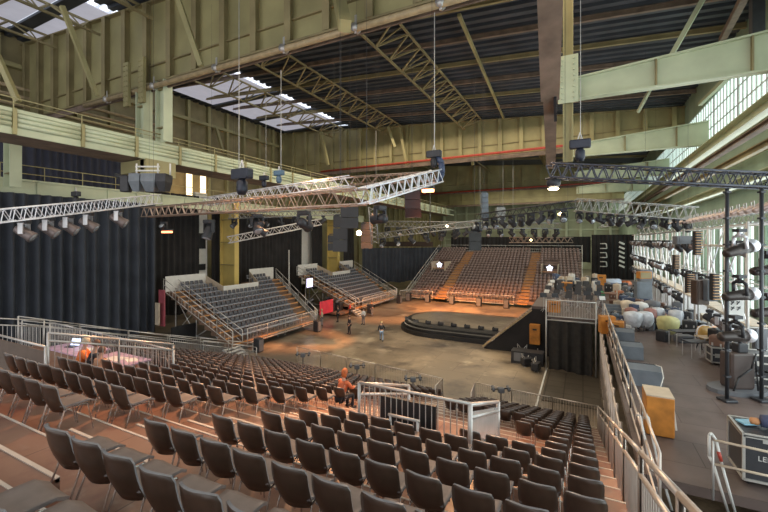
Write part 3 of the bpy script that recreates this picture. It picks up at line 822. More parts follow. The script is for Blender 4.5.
    m = MB(); m.bar((-.4, -.7, .6), (.7, -.7, 0), .05, .2); m.bar((-.4, .7, .6), (.7, .7, 0), .05, .2); m.build('stringer', STEEL, g)
    # back boards of front speakers: black floor monitors
    for i, y in enumerate((Y0+1.6-SH, Y0+7.8)):
        m = MB(); m.cbox((0, 0, .55), .6, .6, 1.1, 0, None, .06); m.box(.28, .33, -.24, .24, .1, 1.0, 1)
        tag(m.build('floor_speaker', [BLKM, GREYP], None, (X0+1.1, y, 0)), 'black floor speaker before the %s side tribune, %s end' % (who, ('left', 'right')[i]), 'speaker')
side_tribune(23.4, 'nearer')
side_tribune(42.6, 'further', 2.3)

# far tribune, faces the camera
FX0, FX1, FY = -23.6, -.2, 54.3
g = thing('far_tribune_deck', 'wide stepped deck of the far tribune facing the camera', 'tribune')
NR = 19
def fzr(r): return .8+.335*r
for r in range(NR):
    y = FY+.95*r
    m = MB(); m.box(FX0-.06*r, FX1, y, y+.95, fzr(r)-.34, fzr(r)); m.build('tread', mat('grey brown far tread', (.20, .14, .115), .55, 0, .2), g)
    m = MB(); m.box(FX0-.06*r, FX1, y-.01, y+.05, fzr(r)-.08, fzr(r)+.01); m.build('edge_strip', mat('pale brown edge', (.34, .22, .17), .5), g)
    x = FX0+.7-.06*r; k = 0
    while x < FX1-.3:
        inbox = (3 < r < 13 and -22.6 < x < -20.4 and r > 7) or (7 < r < 14 and -5.6 < x < -3.2)
        if not (-19.3 < x < -17.6) and not (-7.9 < x < -6.4) and not inbox:
            tseats.append(('far', r, k, Matrix.Translation((x, y+.55, fzr(r)))@Matrix.Rotation(PI, 4, 'Z')))
        x += .54; k += 1
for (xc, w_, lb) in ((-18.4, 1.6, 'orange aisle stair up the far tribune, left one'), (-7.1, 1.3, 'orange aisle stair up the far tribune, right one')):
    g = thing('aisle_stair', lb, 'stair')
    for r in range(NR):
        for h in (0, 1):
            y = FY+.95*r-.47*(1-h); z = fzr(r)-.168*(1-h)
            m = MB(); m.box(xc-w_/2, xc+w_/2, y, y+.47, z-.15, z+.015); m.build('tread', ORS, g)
fence((FX0, FY-.5, .4), (FX0-1.2, FY+18, fzr(18)), 6, 1.3, 'sloping pale railing, left edge of the far tribune, %s panel from below', mt=RL, rails=(1, .5), step=.4, r=.035)
fence((FX1+.1, FY, .6), (FX1+.1, FY+18, fzr(18)), 4, 1.3, 'sloping pale railing, right edge of the far tribune, %s panel from below', mt=RL, rails=(1, .5), step=.6, r=.035)
fence((FX0-1.0, FY+18.3, fzr(18)), (FX1, FY+18.3, fzr(18)), 8, 1.2, 'grey railing behind the top row of the far tribune, %s from the left', mt=RL, rails=(1, .5), step=.3, r=.03)
fence((FX0+.3, FY-.5, .3), (-19.5, FY-.5, .3), 2, 1.25, 'front railing of far tribune left of orange stair, %s from left', mt=RL, step=.2, r=.03)
fence((-17.3, FY-.5, .3), (-8.2, FY-.3, .3), 4, 1.25, 'front railing of far tribune between orange stairs, %s from left', mt=RL, step=.2, r=.03)
fence((-24.0, 52.2, .3), (FX0+.3, FY-.5, .3), 1, 1.25, 'short corner railing left of the far tribune, %s panel', mt=RL, step=.2, r=.03)
for i, x in enumerate((-23.0, -20.0, -16.4, -12.6, -9.0)):
    m = MB(); m.cbox((0, 0, .6), .7, .6, 1.2, 0, None, .06); m.box(-.28, .28, -.34, -.3, .1, 1.1, 1)
    tag(m.build('floor_speaker', [BLKM, GREYP], None, (x, FY-1.2, 0)), 'black floor speaker before the far tribune, %s from the left' % ORD[i], 'speaker')
# two camera boxes in the far tribune with bright badge
for (xc, r0, lb) in ((-21.5, 8, 'left'), (-4.4, 8, 'right')):
    y = FY+.95*r0; z = fzr(r0)
    g = thing('camera_box', 'boarded box with pale walls in the far tribune, %s one' % lb, 'box', (xc, y, z))
    m = MB(); m.box(-1.15, -1.08, 0, 3.5, -.3, 1.9); m.box(1.08, 1.15, 0, 3.5, -.3, 1.9); m.build('side_wall', BEIGE, g)
    m = MB(); m.box(-1.08, 1.08, 0, .06, -.3, .55); m.build('front_wall', BLKM, g)
    m = MB(); m.box(-1.08, 1.08, 3.4, 3.5, 0, 1.6); m.build('back_wall', mat('dark box lining', (.08, .06, .05), .7), g)
    m = MB(); m.box(-1.05, 1.05, .5, 1.1, .75, .85); m.build('desk', ORS, g)
    m = MB(); pts = []
    for k in range(10):
        rr = .52 if k % 2 == 0 else .34
        pts.append((rr*math.cos(PI/2+k*PI/5), rr*math.sin(PI/2+k*PI/5)))
    m.rings([[Vector((a, yy, b+1.35)) for a, b in pts] for yy in (.7, .78)])
    tag(m.build('lit_badge', mat('bright bluish white badge', (.8, .82, 1), .4, emit=(.75, .78, 1), es=1.6), None, (xc, y, z)), 'bright white star shaped screen badge in the %s camera box' % lb, 'sign')

# seats: 300 largest as things, the rest one mesh per tribune
def tdist(M): p = M.translation; return -p.x*sn+p.y*cs
vis = [s for s in tseats if -20 < 384+F*(s[3].translation.x*cs+s[3].translation.y*sn)/tdist(s[3]) < 780]
vis.sort(key=lambda s: tdist(s[3])+(100 if s[0] == 'far' else 0))
print('tribune seats', len(vis))
rest = {}
for i, (who, r, k, M) in enumerate(vis):
    if i < 300:
        o = bpy.data.objects.new('tribune_seat', me_t1); COL.objects.link(o); o.matrix_world = M
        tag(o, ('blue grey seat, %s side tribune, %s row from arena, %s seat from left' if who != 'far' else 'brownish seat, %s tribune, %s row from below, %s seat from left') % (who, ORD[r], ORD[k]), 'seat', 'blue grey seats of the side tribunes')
    else:
        rest.setdefault(who, MB()).merge(ts_lo, M)
for who, mb in rest.items():
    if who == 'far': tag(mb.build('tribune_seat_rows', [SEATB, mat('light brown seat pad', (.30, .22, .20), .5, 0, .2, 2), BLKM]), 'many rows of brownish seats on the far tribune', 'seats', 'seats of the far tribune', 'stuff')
    else: tag(mb.build('tribune_seat_rows', [SEATG, SG, BLKM]), 'remaining blue grey seats of the further side tribune', 'seats', 'blue grey seats of the side tribunes', 'stuff')

# things between the side tribunes: red banner, screen, pipes
m = MB(); a = PY(318.6, 301, 41.5); b = PY(335, 311.5, 41.5)
c = PX(326.5, 306, -26.5); m.bar((c.x, c.y-1.3, c.z-.1), (c.x, c.y+1.3, c.z-.1), .05, 1.5)
tag(m.build('red_banner', mat('bright red banner', (.62, .04, .06), .5, 0, .15, 2, emit=(.6, .03, .05), es=.15)), 'bright red banner between the two side tribunes', 'banner')  # weak glow added to the red cloth; the banner is no lamp
c = PX(309.5, 283, -29.5)
g = thing('monitor', 'lit pale violet monitor on a pole between the side tribunes', 'screen', (c.x, c.y, c.z))
m = MB(); m.box(0, .06, -.55, .55, -.5, .55); m.build('screen', mat('lit violet screen', (.7, .65, 1), .3, emit=(.75, .70, 1), es=1.3), g)
m = MB(); m.box(-.1, 0, -.6, .6, -.55, .6); m.tube((-.05, 0, -.5), (-.05, 0, -c.z), .05, 6); m.build('stand', BLKM, g)
for i, (px, X) in enumerate(((289, -32), (332, -30))):
    c = PX(px, 250 if i == 0 else 290, X); m = MB(); m.tube((c.x, c.y, 0), (c.x, c.y, c.z), .06, 6)
    tag(m.build('pole', RL), 'thin upright pole %s' % ('rising behind the nearer side tribune railing', 'at the gap between the side tribunes')[i], 'pole')
m = MB(); m.box(-28.6, -25.2, 38.3, 42.2, .2, .4)
tag(m.build('entrance_platform', STEPM), 'brown entrance floor between the side tribunes', 'platform')
for i, (y, x) in enumerate(((38.9, -25.4), (40.0, -25.0), (41.4, -25.2), (38.0, -27.8), (41.8, -27.6))):
    m = MB(); m.cbox((0, 0, .5), .8, .7, 1.0, 0, None, .05); m.bar((-.3, -.3, 1.0), (.2, .3, 1.45), .25, .2, 1)
    tag(m.build('equipment_rack', [BLKM, GREYP], None, (x-1.6, y, .4)), 'dark equipment rack in the gap between the side tribunes, %s from the left' % ('second', 'third', 'fourth', 'first', 'fifth')[i], 'rack')
# clutter at left of the nearer tribune: black board, red and white leaning boards
c = PX(157, 333, -30); m = MB(); m.box(-.1, .1, -.6, 1.6, -1.6, -.2)
tag(m.build('black_board', BLACK, None, (-30.5, 21.5, 1.9)), 'long low black board left of the nearer side tribune', 'board')
for i, (px, y0, y1, mt, lb) in enumerate(((157.5, 303, 325, BEIGE, 'beige leaning board left of the nearer side tribune'), (162, 290, 326, mat('dark red leaning board', (.32, .07, .09), .6), 'dark red leaning flat left of the nearer side tribune'))):
    a = PX(px, y0, -33); b = PX(px, y1, -33); m = MB(); m.bar(a, b, .75 if i else .5, .12); tag(m.build('leaning_board', mt), lb, 'board')

# =====================================================================================
#                    ARENA: round black stage and its stair, black towers
# =====================================================================================
g = thing('round_stage', 'low black stepped stage with rounded left end in the arena', 'stage')
def stadium(x0, x1, y0, y1, inset):
    r = (y1-y0)/2-inset; cx = x0+(y1-y0)/2; cy = (y0+y1)/2; pts = [(x1, cy-r)]
    pts += [(x1, cy+r)]
    for k in range(25):
        a = PI/2+PI*k/24; pts.append((cx+r*math.cos(a), cy+r*math.sin(a)))
    return pts
for i, (ins, z0, z1) in enumerate(((0, 0, .36), (.35, .36, .70), (.7, .70, 1.05))):
    pts = stadium(-17.0, -1.0, 33.8, 42.6, ins)[::-1]
    m = MB(); m.rings([[Vector((a, b, z)) for a, b in pts][::-1] for z in (z0, z1)]); m.build('riser', STAGEB, g)
pts = stadium(-17.0, -1.0, 33.8, 42.6, 1.1)
m = MB(); m.rings([[Vector((a, b, z)) for a, b in pts] for z in (1.05, 1.07)]); m.build('stage_top', FLOORM, g)
for i in range(9):
    x = -15.6+i*1.25
    m = MB(); m.cbox((0, 0, .12), .5, .3, .24, 0, None, .04); m.tube((-.12, -.1, .2), (-.12, -.2, .3), .08, 6)
    tag(m.build('stage_monitor', BLKM, None, (x, 34.9+(.9 if i == 0 else 0), 1.06)), 'small black unit on the front edge of the round stage, %s from the left' % ORD[i], 'monitor', 'black units along the round stage edge')
# stair rising to the right
g = thing('broad_stair', 'broad dark stair rising right from the round stage to the orchestra platform', 'stair')
ns = 20; xa, xb = -7.3, -3.6
for k in range(ns):
    x = xa+(xb-xa)*k/ns; z = .2+(3.55-.2)*(k+1)/ns
    m = MB(); m.box(x, x+(xb-xa)/ns+.05, 32.6, 33.75, z-.1, z); m.build('tread', mat('grey brown stair tread', (.22, .16, .12), .45, 0, .2), g)
m = MB(); m.bar((xa-.1, 32.5, .2), (xb, 32.5, 3.5), .06, .12); m.build('stringer', BROWNP, g)
m = MB()
m.add([(xa, 32.6, .02), (xb, 32.6, .02), (xb, 32.6, 3.4), (xa, 32.6, .1), (xa, 32.7, .02), (xb, 32.7, .02), (xb, 32.7, 3.4), (xa, 32.7, .1)],
      [(0, 1, 2, 3), (7, 6, 5, 4), (0, 4, 5, 1), (3, 2, 6, 7), (0, 3, 7, 4), (1, 5, 6, 2)]); m.build('side_cloth', CURTB, g)

# orchestra platform at the right (z=3.8)
PZ0 = 3.8
m = MB(); m.box(1.15, 9.5, 10.35, 60, PZ0-.22, PZ0); tag(m.build('side_stage_floor', WOODF), 'wide worn brown wooden floor of the raised backstage platform at right', 'stage floor')
m = MB(); m.box(-3.6, 1.15, 32.7, 52, PZ0-.22, PZ0); m.box(-2.2, 1.15, 29.2, 32.7, PZ0-.22, PZ0); tag(m.build('orchestra_floor', WOODF), 'raised orchestra platform behind the black draped tower', 'stage floor')
m = MB(); m.box(-3.6, -3.5, 32.7, 52, 0, PZ0-.2); m.box(-3.6, -2.2, 32.6, 32.7, 0, PZ0-.2); tag(m.build('stage_drape', CURTB), 'black cloth below the orchestra platform, left side', 'drape')
curtain([(-2.1, 29.1), (.55, 29.1)], .05, 3.45, mat('black translucent drape', (.030, .026, .022), .8, 0, .3), 'black cloth hanging on the front of the orchestra tower', .7, .12)
g = thing('orchestra_tower', 'scaffold tower edge frame around the black cloth', 'scaffold', (0, 29, 0))
m = MB()
for x in (-2.25, .75):
    m.tube((x, -.1, 0), (x, -.1, 4.9), .05, 6)
m.build('upright', STEEL, g)
m = MB()
for z in (3.55, 3.8, 4.9): m.tube((-2.3, -.1, z), (.8, -.1, z), .045, 6)
for k in range(20): m.tube((-2.25+k*.158, -.1, 3.8), (-2.25+k*.158, -.1, 4.9), .014, 4)
m.build('guard_rail', STEEL, g)
m = MB(); m.box(-2.1, .9, 23.5, 29, .01, .05); tag(m.build('dark_deck', TILEF), 'dark square decking on the arena floor before the draped tower', 'floor panels')
m = MB(); m.box(-2.3, -2.2, 22, 29.5, .01, .06); tag(m.build('cable_strip', WHITEP), 'pale cable strip along the dark square decking', 'strip')
def plywood_box(c, sx, sy, sz, label, rz=0, holes=False):
    g = thing('wooden_box', label, 'box', c, rz)
    m = MB(); m.cbox((0, 0, sz/2), sx, sy, sz, 0, None, .015); m.build('body', WOODO, g)
    m = MB(); m.box(-sx*.2, sx*.2, -sy/2-.02, -sy/2, sz*.72, sz*.8); m.build('handle_slot', BLACK, g)
    return g
c = PZ(535, 349, .6); plywood_box((c.x, c.y, 1.0), .75, .5, 1.5, 'upright orange plywood box left of the black draped tower')
m = MB(); m.box(-1.1, 1.1, -.5, .5, 0, .9); m.box(-.9, -.2, -.52, -.5, .2, .8, 1)
tag(m.build('equipment_rack', [BLKM, GREYP], None, (-3.6, 30.2, 0)), 'low dark rack beneath the upright orange box', 'rack')
for i, (px, py) in enumerate(((522, 356), (527, 366), (536, 371), (541, 362))):
    c = PZ(px, py, 0); m = MB()
    m.cbox((0, 0, .35), .8, .5, .5, 0, None, .05)
    for s in (-1, 1): m.tube((s*.3, 0, 0), (s*.35, .1, .9), .03, 5, 1); m.tube((s*.35, -.25, 0), (-s*.3, .2, .8), .025, 5, 1)
    tag(m.build('camera_dolly', [BLKM, STEEL], None, (c.x, c.y, 0), (0, 0, i*.7)), 'small black camera dolly at the arena edge by the draped tower, %s from the left' % ORD[i], 'dolly')

# truss edge between seats and side stage
g = thing('edge_scaffold', 'tangled scaffold girder under the left edge of the raised side stage', 'scaffold', (1.0, 0, 0))
for z in (.4, 1.9, 3.3):
    m = MB(); m.tube((0, 9, z), (0, 29, z), .05, 6); m.build('ledger', RW, g)
for i in range(14):
    y = 9+i*1.5
    m = MB(); m.tube((0, y, 0), (0, y, 3.6), .05, 6); m.build('standard', RW, g)
m = MB()
for i in range(13):
    y = 9+i*1.5; m.tube((0, y, .4), (0, y+1.5, 3.3), .035, 5); m.tube((0, y+1.5, .4), (0, y, 1.9), .03, 5)
m.build('diagonal', RW, g)
fence((1.3, 9.0, 3.8), (1.2, 28.5, 3.8), 8, 1.15, 'low tube railing on the left edge of the raised side stage, %s from the camera', mt=RW, rails=(1, .5), step=3, r=.024, group='side stage edge railing')
# white A-shaped stair rails on the right stage
def hoop(y, x, label):
    g = thing('stair_rail', label, 'railing', (x, y, PZ0-.9))
    for dx in (0, .16):
        m = MB(); m.path([(dx, 0, 0), (dx-.30, .25, 1.2), (dx-.42, .5, 1.95), (dx-.45, .62, 1.97), (dx-.47, .72, 1.85)], .028, 6); m.build('tube', WHITEP, g)
    m = MB(); m.tube((-.24, .22, 1.0), (-.29, .27, 1.2), .033, 6); m.tube((-.08, .22, 1.0), (-.13, .27, 1.2), .033, 6); m.build('red_tape', RED, g)
    return g
# =====================================================================================
#                LIGHTING TRUSSES, LAMPS, HOISTS, SPEAKERS
# =====================================================================================
def truss(a, b, w_, n, label, mt=ALU, r=.03, name='lighting_truss', hh=None, wires=True):
    """square box truss from centre a to centre b"""
    a, b = Vector(a), Vector(b); hh = hh or w_
    g = thing(name, label, 'truss', a); d = (b-a); L = d.length; dn = d/L
    side = dn.cross(Vector((0, 0, 1))).normalized(); up = side.cross(dn).normalized()
    offs = [side*(i*w_/2)+up*(j*hh/2) for i, j in ((-1, -1), (1, -1), (1, 1), (-1, 1))]
    for o_ in offs:
        m = MB(); m.tube(o_, d+o_, r, 6); m.build('chord', mt, g)
    n = n or max(3, int(L/w_))
    for f in range(4):
        p, q = offs[f], offs[(f+1) % 4]; m = MB()
        for k in range(n):
            t0, t1, t2 = d*(k/n), d*((k+.5)/n), d*((k+1)/n)
            m.tube(p+t0, q+t1, r*.6, 4); m.tube(q+t1, p+t2, r*.6, 4)
        m.build('lacing', mt, g)
    if wires:
        m = MB()
        for t in (.06, .94):
            c_ = d*t+up*hh/2; m.tube(c_, (c_.x, c_.y, 23.3-a.z), .006, 4)
        m.build('suspension_wire', BLKM, g)
    return g
# left truss, main chevron, right truss
truss(P(-60, 222.5, 15.0), P(158, 199, 25), .56, 24, 'silver box truss at the left carrying five moving lamps', ALU, .035)
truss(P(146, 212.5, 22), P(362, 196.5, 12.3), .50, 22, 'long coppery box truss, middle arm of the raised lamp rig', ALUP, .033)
truss(P(362, 196.5, 12.3), P(437, 176, 16.2), .50, 10, 'bright silver end arm of the lamp rig rising to the hoist', ALU, .035)
truss(P(205, 202, 24), P(352, 181, 18), .45, 18, 'rear silver box truss behind the coppery arm', ALU, .03)
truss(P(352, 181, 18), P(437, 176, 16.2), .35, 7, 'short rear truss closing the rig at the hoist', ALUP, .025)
truss(P(548, 171, 13.3), P(840, 184, 12.6), .46, 24, 'dark box truss crossing the right side above the window wall', mat('dark grey blue truss', (.07, .075, .095), .4, .5), .036)
truss(P(372, 207, 28), P(375, 244, 28), .5, 4, 'short upright truss hanging below the rig', mat('dull truss', (.35, .35, .36), .4, .6), .03)
D2 = mat('dull grey truss', (.34, .34, .33), .45, .5)
truss(P(228, 240, 30), P(320, 222, 34), .5, 10, 'pale triangular truss end above the nearer side tribune', mat('pale grey truss', (.55, .52, .50), .4, .4), .045)
truss(P(378, 236, 44), P(486, 222, 40), .6, 12, 'distant lighting truss left of the black hanging speaker', D2, .045)
truss(P(478, 217, 30), P(575, 204, 24), .42, 14, 'thin dark truss sloping over the far tribune', mat('near black truss', (.06, .06, .065), .4, .4), .03)
truss(P(575, 205, 26), P(695, 214, 24), .8, 14, 'flat grey truss frame under the beams at right', D2, .035)
truss(P(600, 224, 40), P(660, 214, 40), .7, 10, 'further grey truss over the window wall, far end', D2, .05)
truss(P(430, 192, 40), P(430, 236, 40), .8, 5, 'upright truss mast behind the rig end', D2, .05)
truss(P(384, 224, 55), P(560, 226, 55), .8, 20, 'distant level lamp truss in front of the far tribune', D2, .06)
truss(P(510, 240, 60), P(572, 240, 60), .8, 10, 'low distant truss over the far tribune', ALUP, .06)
truss(P(228, 216, 42), P(345, 212, 46), .6, 14, 'distant truss in front of the black curtains', D2, .05)
truss(P(640, 232, 30), P(790, 214, 18), .5, 20, 'long grey truss along the window wall with rows of lamps', D2, .03)

def hang_cable(px, y0, y1, d, label, r=.02, mt=STEEL):
    r *= .62
    a = P(px, y0, d); b = P(px+.0, y1, d); m = MB(); m.tube((b.x, b.y, a.z), b, r, 5)
    return tag(m.build('hanging_cable', mt), label, 'cable')
hang_cable(239, -10, 172, 20, 'long thin cable down to the left black hoist', .03)
hang_cable(281, 70, 178, 20, 'thin cable down to the small blue hoist', .03)
hang_cable(434.5, 12, 155, 16.3, 'thin cable down to the hoist at the bright truss end', .03)
hang_cable(266, 96, 178, 26, 'thin cable between the two left hoists', .025)
hang_cable(580.5, -10, 146, 14, 'thin cable beside the pale upright down to the dark hoist', .018)
for i, x in enumerate((474.5, 480, 503, 513)):
    hang_cable(x, 125, 205 if i < 2 else 215, 60, 'thin cable over the far tribune, %s from the left' % ORD[i], .035)
hang_cable(376, 130, 186, 50, 'pale cable in front of the middle girder', .03)

def hoist(c, s, label, mt=BLKM):
    g = thing('chain_hoist', label, 'hoist', c)
    m = MB(); m.cbox((0, 0, 0), .85*s, .34*s, .36*s, 0, None, .05*s); m.build('motor_body', mt, g)
    m = MB(); m.lathe([(.13*s, -.75*s), (.20*s, -.6*s), (.2*s, -.3*s), (.1*s, -.18*s)], 10); m.build('chain_bag', mt, g)
    m = MB(); m.tube((-.1*s, 0, .15*s), (0, 0, .5*s), .03*s, 5); m.tube((.1*s, 0, .15*s), (0, 0, .5*s), .03*s, 5); m.build('hook', STEEL, g)
    return g
NAVY = mat('blue black motor', (.022, .026, .042), .4, .2)
hoist(P(242, 174, 19), 1.35, 'large black chain hoist at the left end of the rear truss', NAVY)
hoist(P(279, 173, 20), .7, 'blue grey chain hoist right of the large black one', mat('blue motor', (.09, .16, .24), .4))
hoist(P(264, 178, 25), .8, 'small dark chain hoist between the two left ones', NAVY)
hoist(P(434, 154, 16.2), .75, 'black chain hoist at the raised end of the bright truss')
hoist(P(580, 144, 13.6), .8, 'blue black chain hoist over the left end of the right truss', NAVY)
hoist(P(76, 194, 21), .7, 'small dark hoist above the left lamp truss')
m = MB(); m.path([P(438, 157, 16.2), P(441.5, 163, 16.1), P(442, 173, 16.1), P(439, 180, 16.1), P(436, 182, 16.1)], .13, 7)
tag(m.build('cable_loop', mat('dark blue cable loom', (.05, .07, .13), .5)), 'thick dark cable loop at the end of the bright truss', 'cable')

# moving head lamp
def lamp_meshes():
    b = MB(); b.cbox((0, 0, -.05), .34, .26, .12, 0, None, .02)
    y = MB()
    for s in (-1, 1): y.box(s*.19-.025, s*.19+.025, -.06, .06, -.42, -.1)
    y.box(-.2, .2, -.07, .07, -.13, -.09)
    h = MB(); h.lathe([(.06, -.26), (.13, -.22), (.15, -.05), (.15, .10), (.18, .26), (.17, .28)], 12)
    l = MB(); l.lathe([(.15, .281), (.15, .285), (.08, .30), (.01, .305)], 12)
    return b, y, h, l
lb_, ly_, lh_, ll_ = lamp_meshes()
COPH = mat('brown grey lamp body', (.17, .135, .13), .35, .3, .15); SILH = mat('silver lamp yoke', (.5, .5, .52), .35, .6, .1)
meL = [lb_.mesh('base', [BLKM]), ly_.mesh('yoke', [SILH]), lh_.mesh('lamp_head', [COPH]), ll_.mesh('lens', [LENS])]
meLB = [lb_.mesh('base', [BLKM]), ly_.mesh('yoke', [BLKM]), lh_.mesh('lamp_head', [BLKM]), ll_.mesh('lens', [LENS])]
def mlamp(c, s, tilt, pan, label, group=None, black=False):
    g = thing('moving_lamp', label, 'stage lamp', c, pan, group); g.scale = (s, s, s)
    for nm, me in zip(('base', 'yoke', 'lamp_head'), (meLB if black else meL)):
        o = bpy.data.objects.new(nm, me); COL.objects.link(o); o.parent = g
        if nm == 'lamp_head':
            o.location = (0, 0, -.38); o.rotation_euler = (PI-tilt, 0, 0)
            q = bpy.data.objects.new('lens', (meLB if black else meL)[3]); COL.objects.link(q); q.parent = o
    return g
GL = 'moving lamps under the left truss'
for i, t in enumerate((.385, .495, .587, .678, .816)):
    mlamp(P(-60, 222.5, 15.0).lerp(P(158, 199, 25), 0 if False else [.274, .371, .461, .559, .728][i])+Vector((0, 0, -.30)), 1.5+.04*i, .95, YAW+PI/2+.3, 'brown and silver moving lamp under the left truss, %s from the left' % ORD[i], GL)
for i, (px, py, d, s, lb) in enumerate(((209, 220, 20, 1.5, 'under the coppery truss, furthest left'), (257, 214, 17, 1.3, 'under the coppery truss, second'), (261, 222, 17, 1.0, 'small, beside the second one'), (304, 211, 15, 1.3, 'under the coppery truss, third'),
                                    (380, 206, 14, 1.2, 'round, under the bright truss'), (478, 222, 34, 1.6, 'at the left end of the thin dark truss'), (164, 222, 24, 1.0, 'by the orange glow at left'))):
    mlamp(P(px, py, d), s, .4+.3*i, i*1.1, 'black moving lamp %s' % lb, None, True)
for i in range(9):
    mlamp(P(478, 217, 30).lerp(P(575, 204, 24), .1+i*.1)+Vector((0, 0, -.24)), 1.25, .9, i*.8, 'black moving lamp under the thin dark truss, %s from the left' % ORD[i], 'lamps under the thin dark truss', True)
for i in range(11):
    mlamp(P(575, 205, 26).lerp(P(695, 214, 24), .04+i*.09)+Vector((0, 0, -.42)), 1.15, .8+.2*(i % 3), i*.9, 'black stage lamp on the grey truss frame at right, %s from the left' % ORD[i], 'lamps on the grey truss frame', True)
for i in range(16):
    mlamp(P(384, 224, 55).lerp(P(560, 226, 55), .02+i*.064)+Vector((0, 0, -.42)), 1.9, .9, i*.7, 'dark lamp on the distant level truss, %s from the left' % ORD[i], 'lamps on the distant truss', True)
for i in range(7):
    mlamp(P(378, 236, 44).lerp(P(486, 222, 40), .05+i*.14)+Vector((0, 0, -.32)), 1.6, .9, i*.9, 'dark lamp on the distant truss left of the hanging speaker, %s' % ORD[i], 'lamps on the left distant truss', True)
for i in range(8):
    mlamp(P(228, 216, 42).lerp(P(345, 212, 46), .05+i*.125)+Vector((0, 0, -.32)), 1.6, .9, i*.9, 'dark lamp before the black curtains, %s from the left' % ORD[i], 'lamps before the black curtains', True)
# burning lamps
def blamp(c, r, mt, label, power, col):
    g = thing('burning_lamp', label, 'lamp', c)
    m = MB(); m.lathe([(r*.4, -r*.8), (r, -.2*r), (r*1.05, .5*r), (r*.5, r*1.1)], 12); m.build('lamp_housing', BLKM, g)
    m = MB(); m.lathe([(.01, -r*1.0), (r*.6, -r*.9), (r*.8, -.75*r), (r*.3, -.6*r)], 12); m.build('bulb', mt, g)
    l = bpy.data.lights.new('lamp_light', 'SPOT'); l.energy = power; l.color = col; l.spot_size = R(120); l.spot_blend = .6; l.shadow_soft_size = .25
    o = bpy.data.objects.new('lamp_light', l); COL.objects.link(o); o.location = (c[0], c[1], c[2]-r*1.3)
    return g
blamp(P(553.5, 184, 13.5), .22, LAMPW, 'bright white lamp at the left end of the right truss', 250, (1, .85, .6))
g = thing('orange_strobe', 'glowing orange lamp bar at the end of the bright truss', 'lamp', P(428, 190.5, 17))
m = MB(); m.cbox((0, 0, .12), .55, .3, .14, 0, None, .03); m.build('housing', BLKM, g)
m = MB(); m.cbox((0, 0, 0), .5, .24, .14, 0, None, .03); m.build('bulb', LAMPO, g)
g = thing('orange_strobe', 'small orange glowing lamp bar below the left end of the coppery truss', 'lamp', P(167, 232, 24))
m = MB(); m.cbox((0, 0, .12), .9, .3, .10, 0, None, .03); m.build('housing', BLKM, g)
m = MB(); m.cbox((0, 0, 0), .8, .24, .12, 0, None, .03); m.build('bulb', mat('dim orange lamp', (1, .4, .2), .3, 0, 0, 3, emit=(1, .3, .12), es=3), g)
for i, (px, py, d) in enumerate(((359, 233, 22), (447, 226, 44), (560, 214, 30), (531, 240, 55))):
    m = MB(); m.lathe([(.01, -.15), (.13, -.1), (.15, .05), (.05, .15)], 10)
    tag(m.build('small_lamp', mat('warm small lamp', (1, .8, .5), .3, emit=(1, .75, .4), es=8), None, P(px, py, d)), 'tiny warm glowing lamp among the rigs, %s from the left' % ('first', 'second', 'fourth', 'third')[i], 'lamp')

# warm lamps on the rig that light the arena floor
def spot(c, t, power, size, col, soft=.3, blend=.8):
    l = bpy.data.lights.new('rig_spot', 'SPOT'); l.energy = power; l.color = col; l.spot_size = R(size); l.spot_blend = blend; l.shadow_soft_size = soft
    o = bpy.data.objects.new('rig_spot', l); COL.objects.link(o); o.location = c
    o.rotation_euler = (Vector(t)-Vector(c)).to_track_quat('-Z', 'Y').to_euler(); return o
WARM = (1, .36, .10)
spot((-8, 42, 9.6), (-9, 48, 0), 13000, 82, WARM)
spot((-17, 45.5, 8), (-17, 50, 0), 10000, 80, WARM)
spot((-15, 30, 12), (-22.2, 28, 0), 16000, 40, WARM)
spot((-15, 37, 7.5), (-21, 42, 0), 5500, 70, WARM)
spot((-6, 26, 14), (-7.5, 27.5, 0), 5200, 46, (1, .80, .50))
spot((-14, 26, 14), (-15, 28, 0), 4200, 60, (1, .78, .50))
spot((-12, 16, 16), (-10, 9, 4.5), 11000, 62, (1, .48, .22))
spot((-4, 15, 12), (-2.8, 10, 4), 2600, 60, (1, .48, .20))
spot((-2, 16, 14), (-2, 6, 6), 2000, 60, (1, .62, .38))
spot((-16, 22, 14), (-14, 15.5, 2), 5200, 60, (1, .45, .20))

# speakers
def cluster():
    g = thing('hanging_speaker_cluster', 'grey curved speaker cluster hanging under the catwalk at upper left', 'speaker', P(149, 184, 22))
    yy = (0, 0, YAW)
    g.rotation_euler = yy
    for i, (x, w_) in enumerate(((-.62, .6), (.15, .8), (.85, .55))):
        m = MB(); m.rings([[Vector((x-w_*.5, -.35, .55)), Vector((x+w_*.5, -.35, .55)), Vector((x+w_*.55, .35, .5)), Vector((x-w_*.55, .35, .5))],
                           [Vector((x-w_*.5, -.40, .1)), Vector((x+w_*.5, -.40, .1)), Vector((x+w_*.5, .35, .1)), Vector((x-w_*.5, .35, .1))],
                           [Vector((x-w_*.28, -.2, -.45)), Vector((x+w_*.28, -.2, -.45)), Vector((x+w_*.3, .3, -.4)), Vector((x-w_*.3, .3, -.4))]])
        m.build('cabinet', SPK if i < 2 else BLKM, g)
    m = MB()
    for z, x0, x1 in ((.75, -.75, .6), (.98, -.75, .6)): m.tube((x0, 0, z), (x1, 0, z), .05, 6)
    for x in (-.7, .5, 1.2): m.tube((x, 0, .5), (x, 0, 1.15), .05, 6)
    m.build('frame', WHITEP, g)
    m = MB(); m.cbox((-1.3, 0, .0), .5, .4, .9, 0, None, .05); m.tube((-1.3, 0, .3), (-1.9, 0, .5), .12, 8); m.build('bracket', BLKM, g)
cluster()
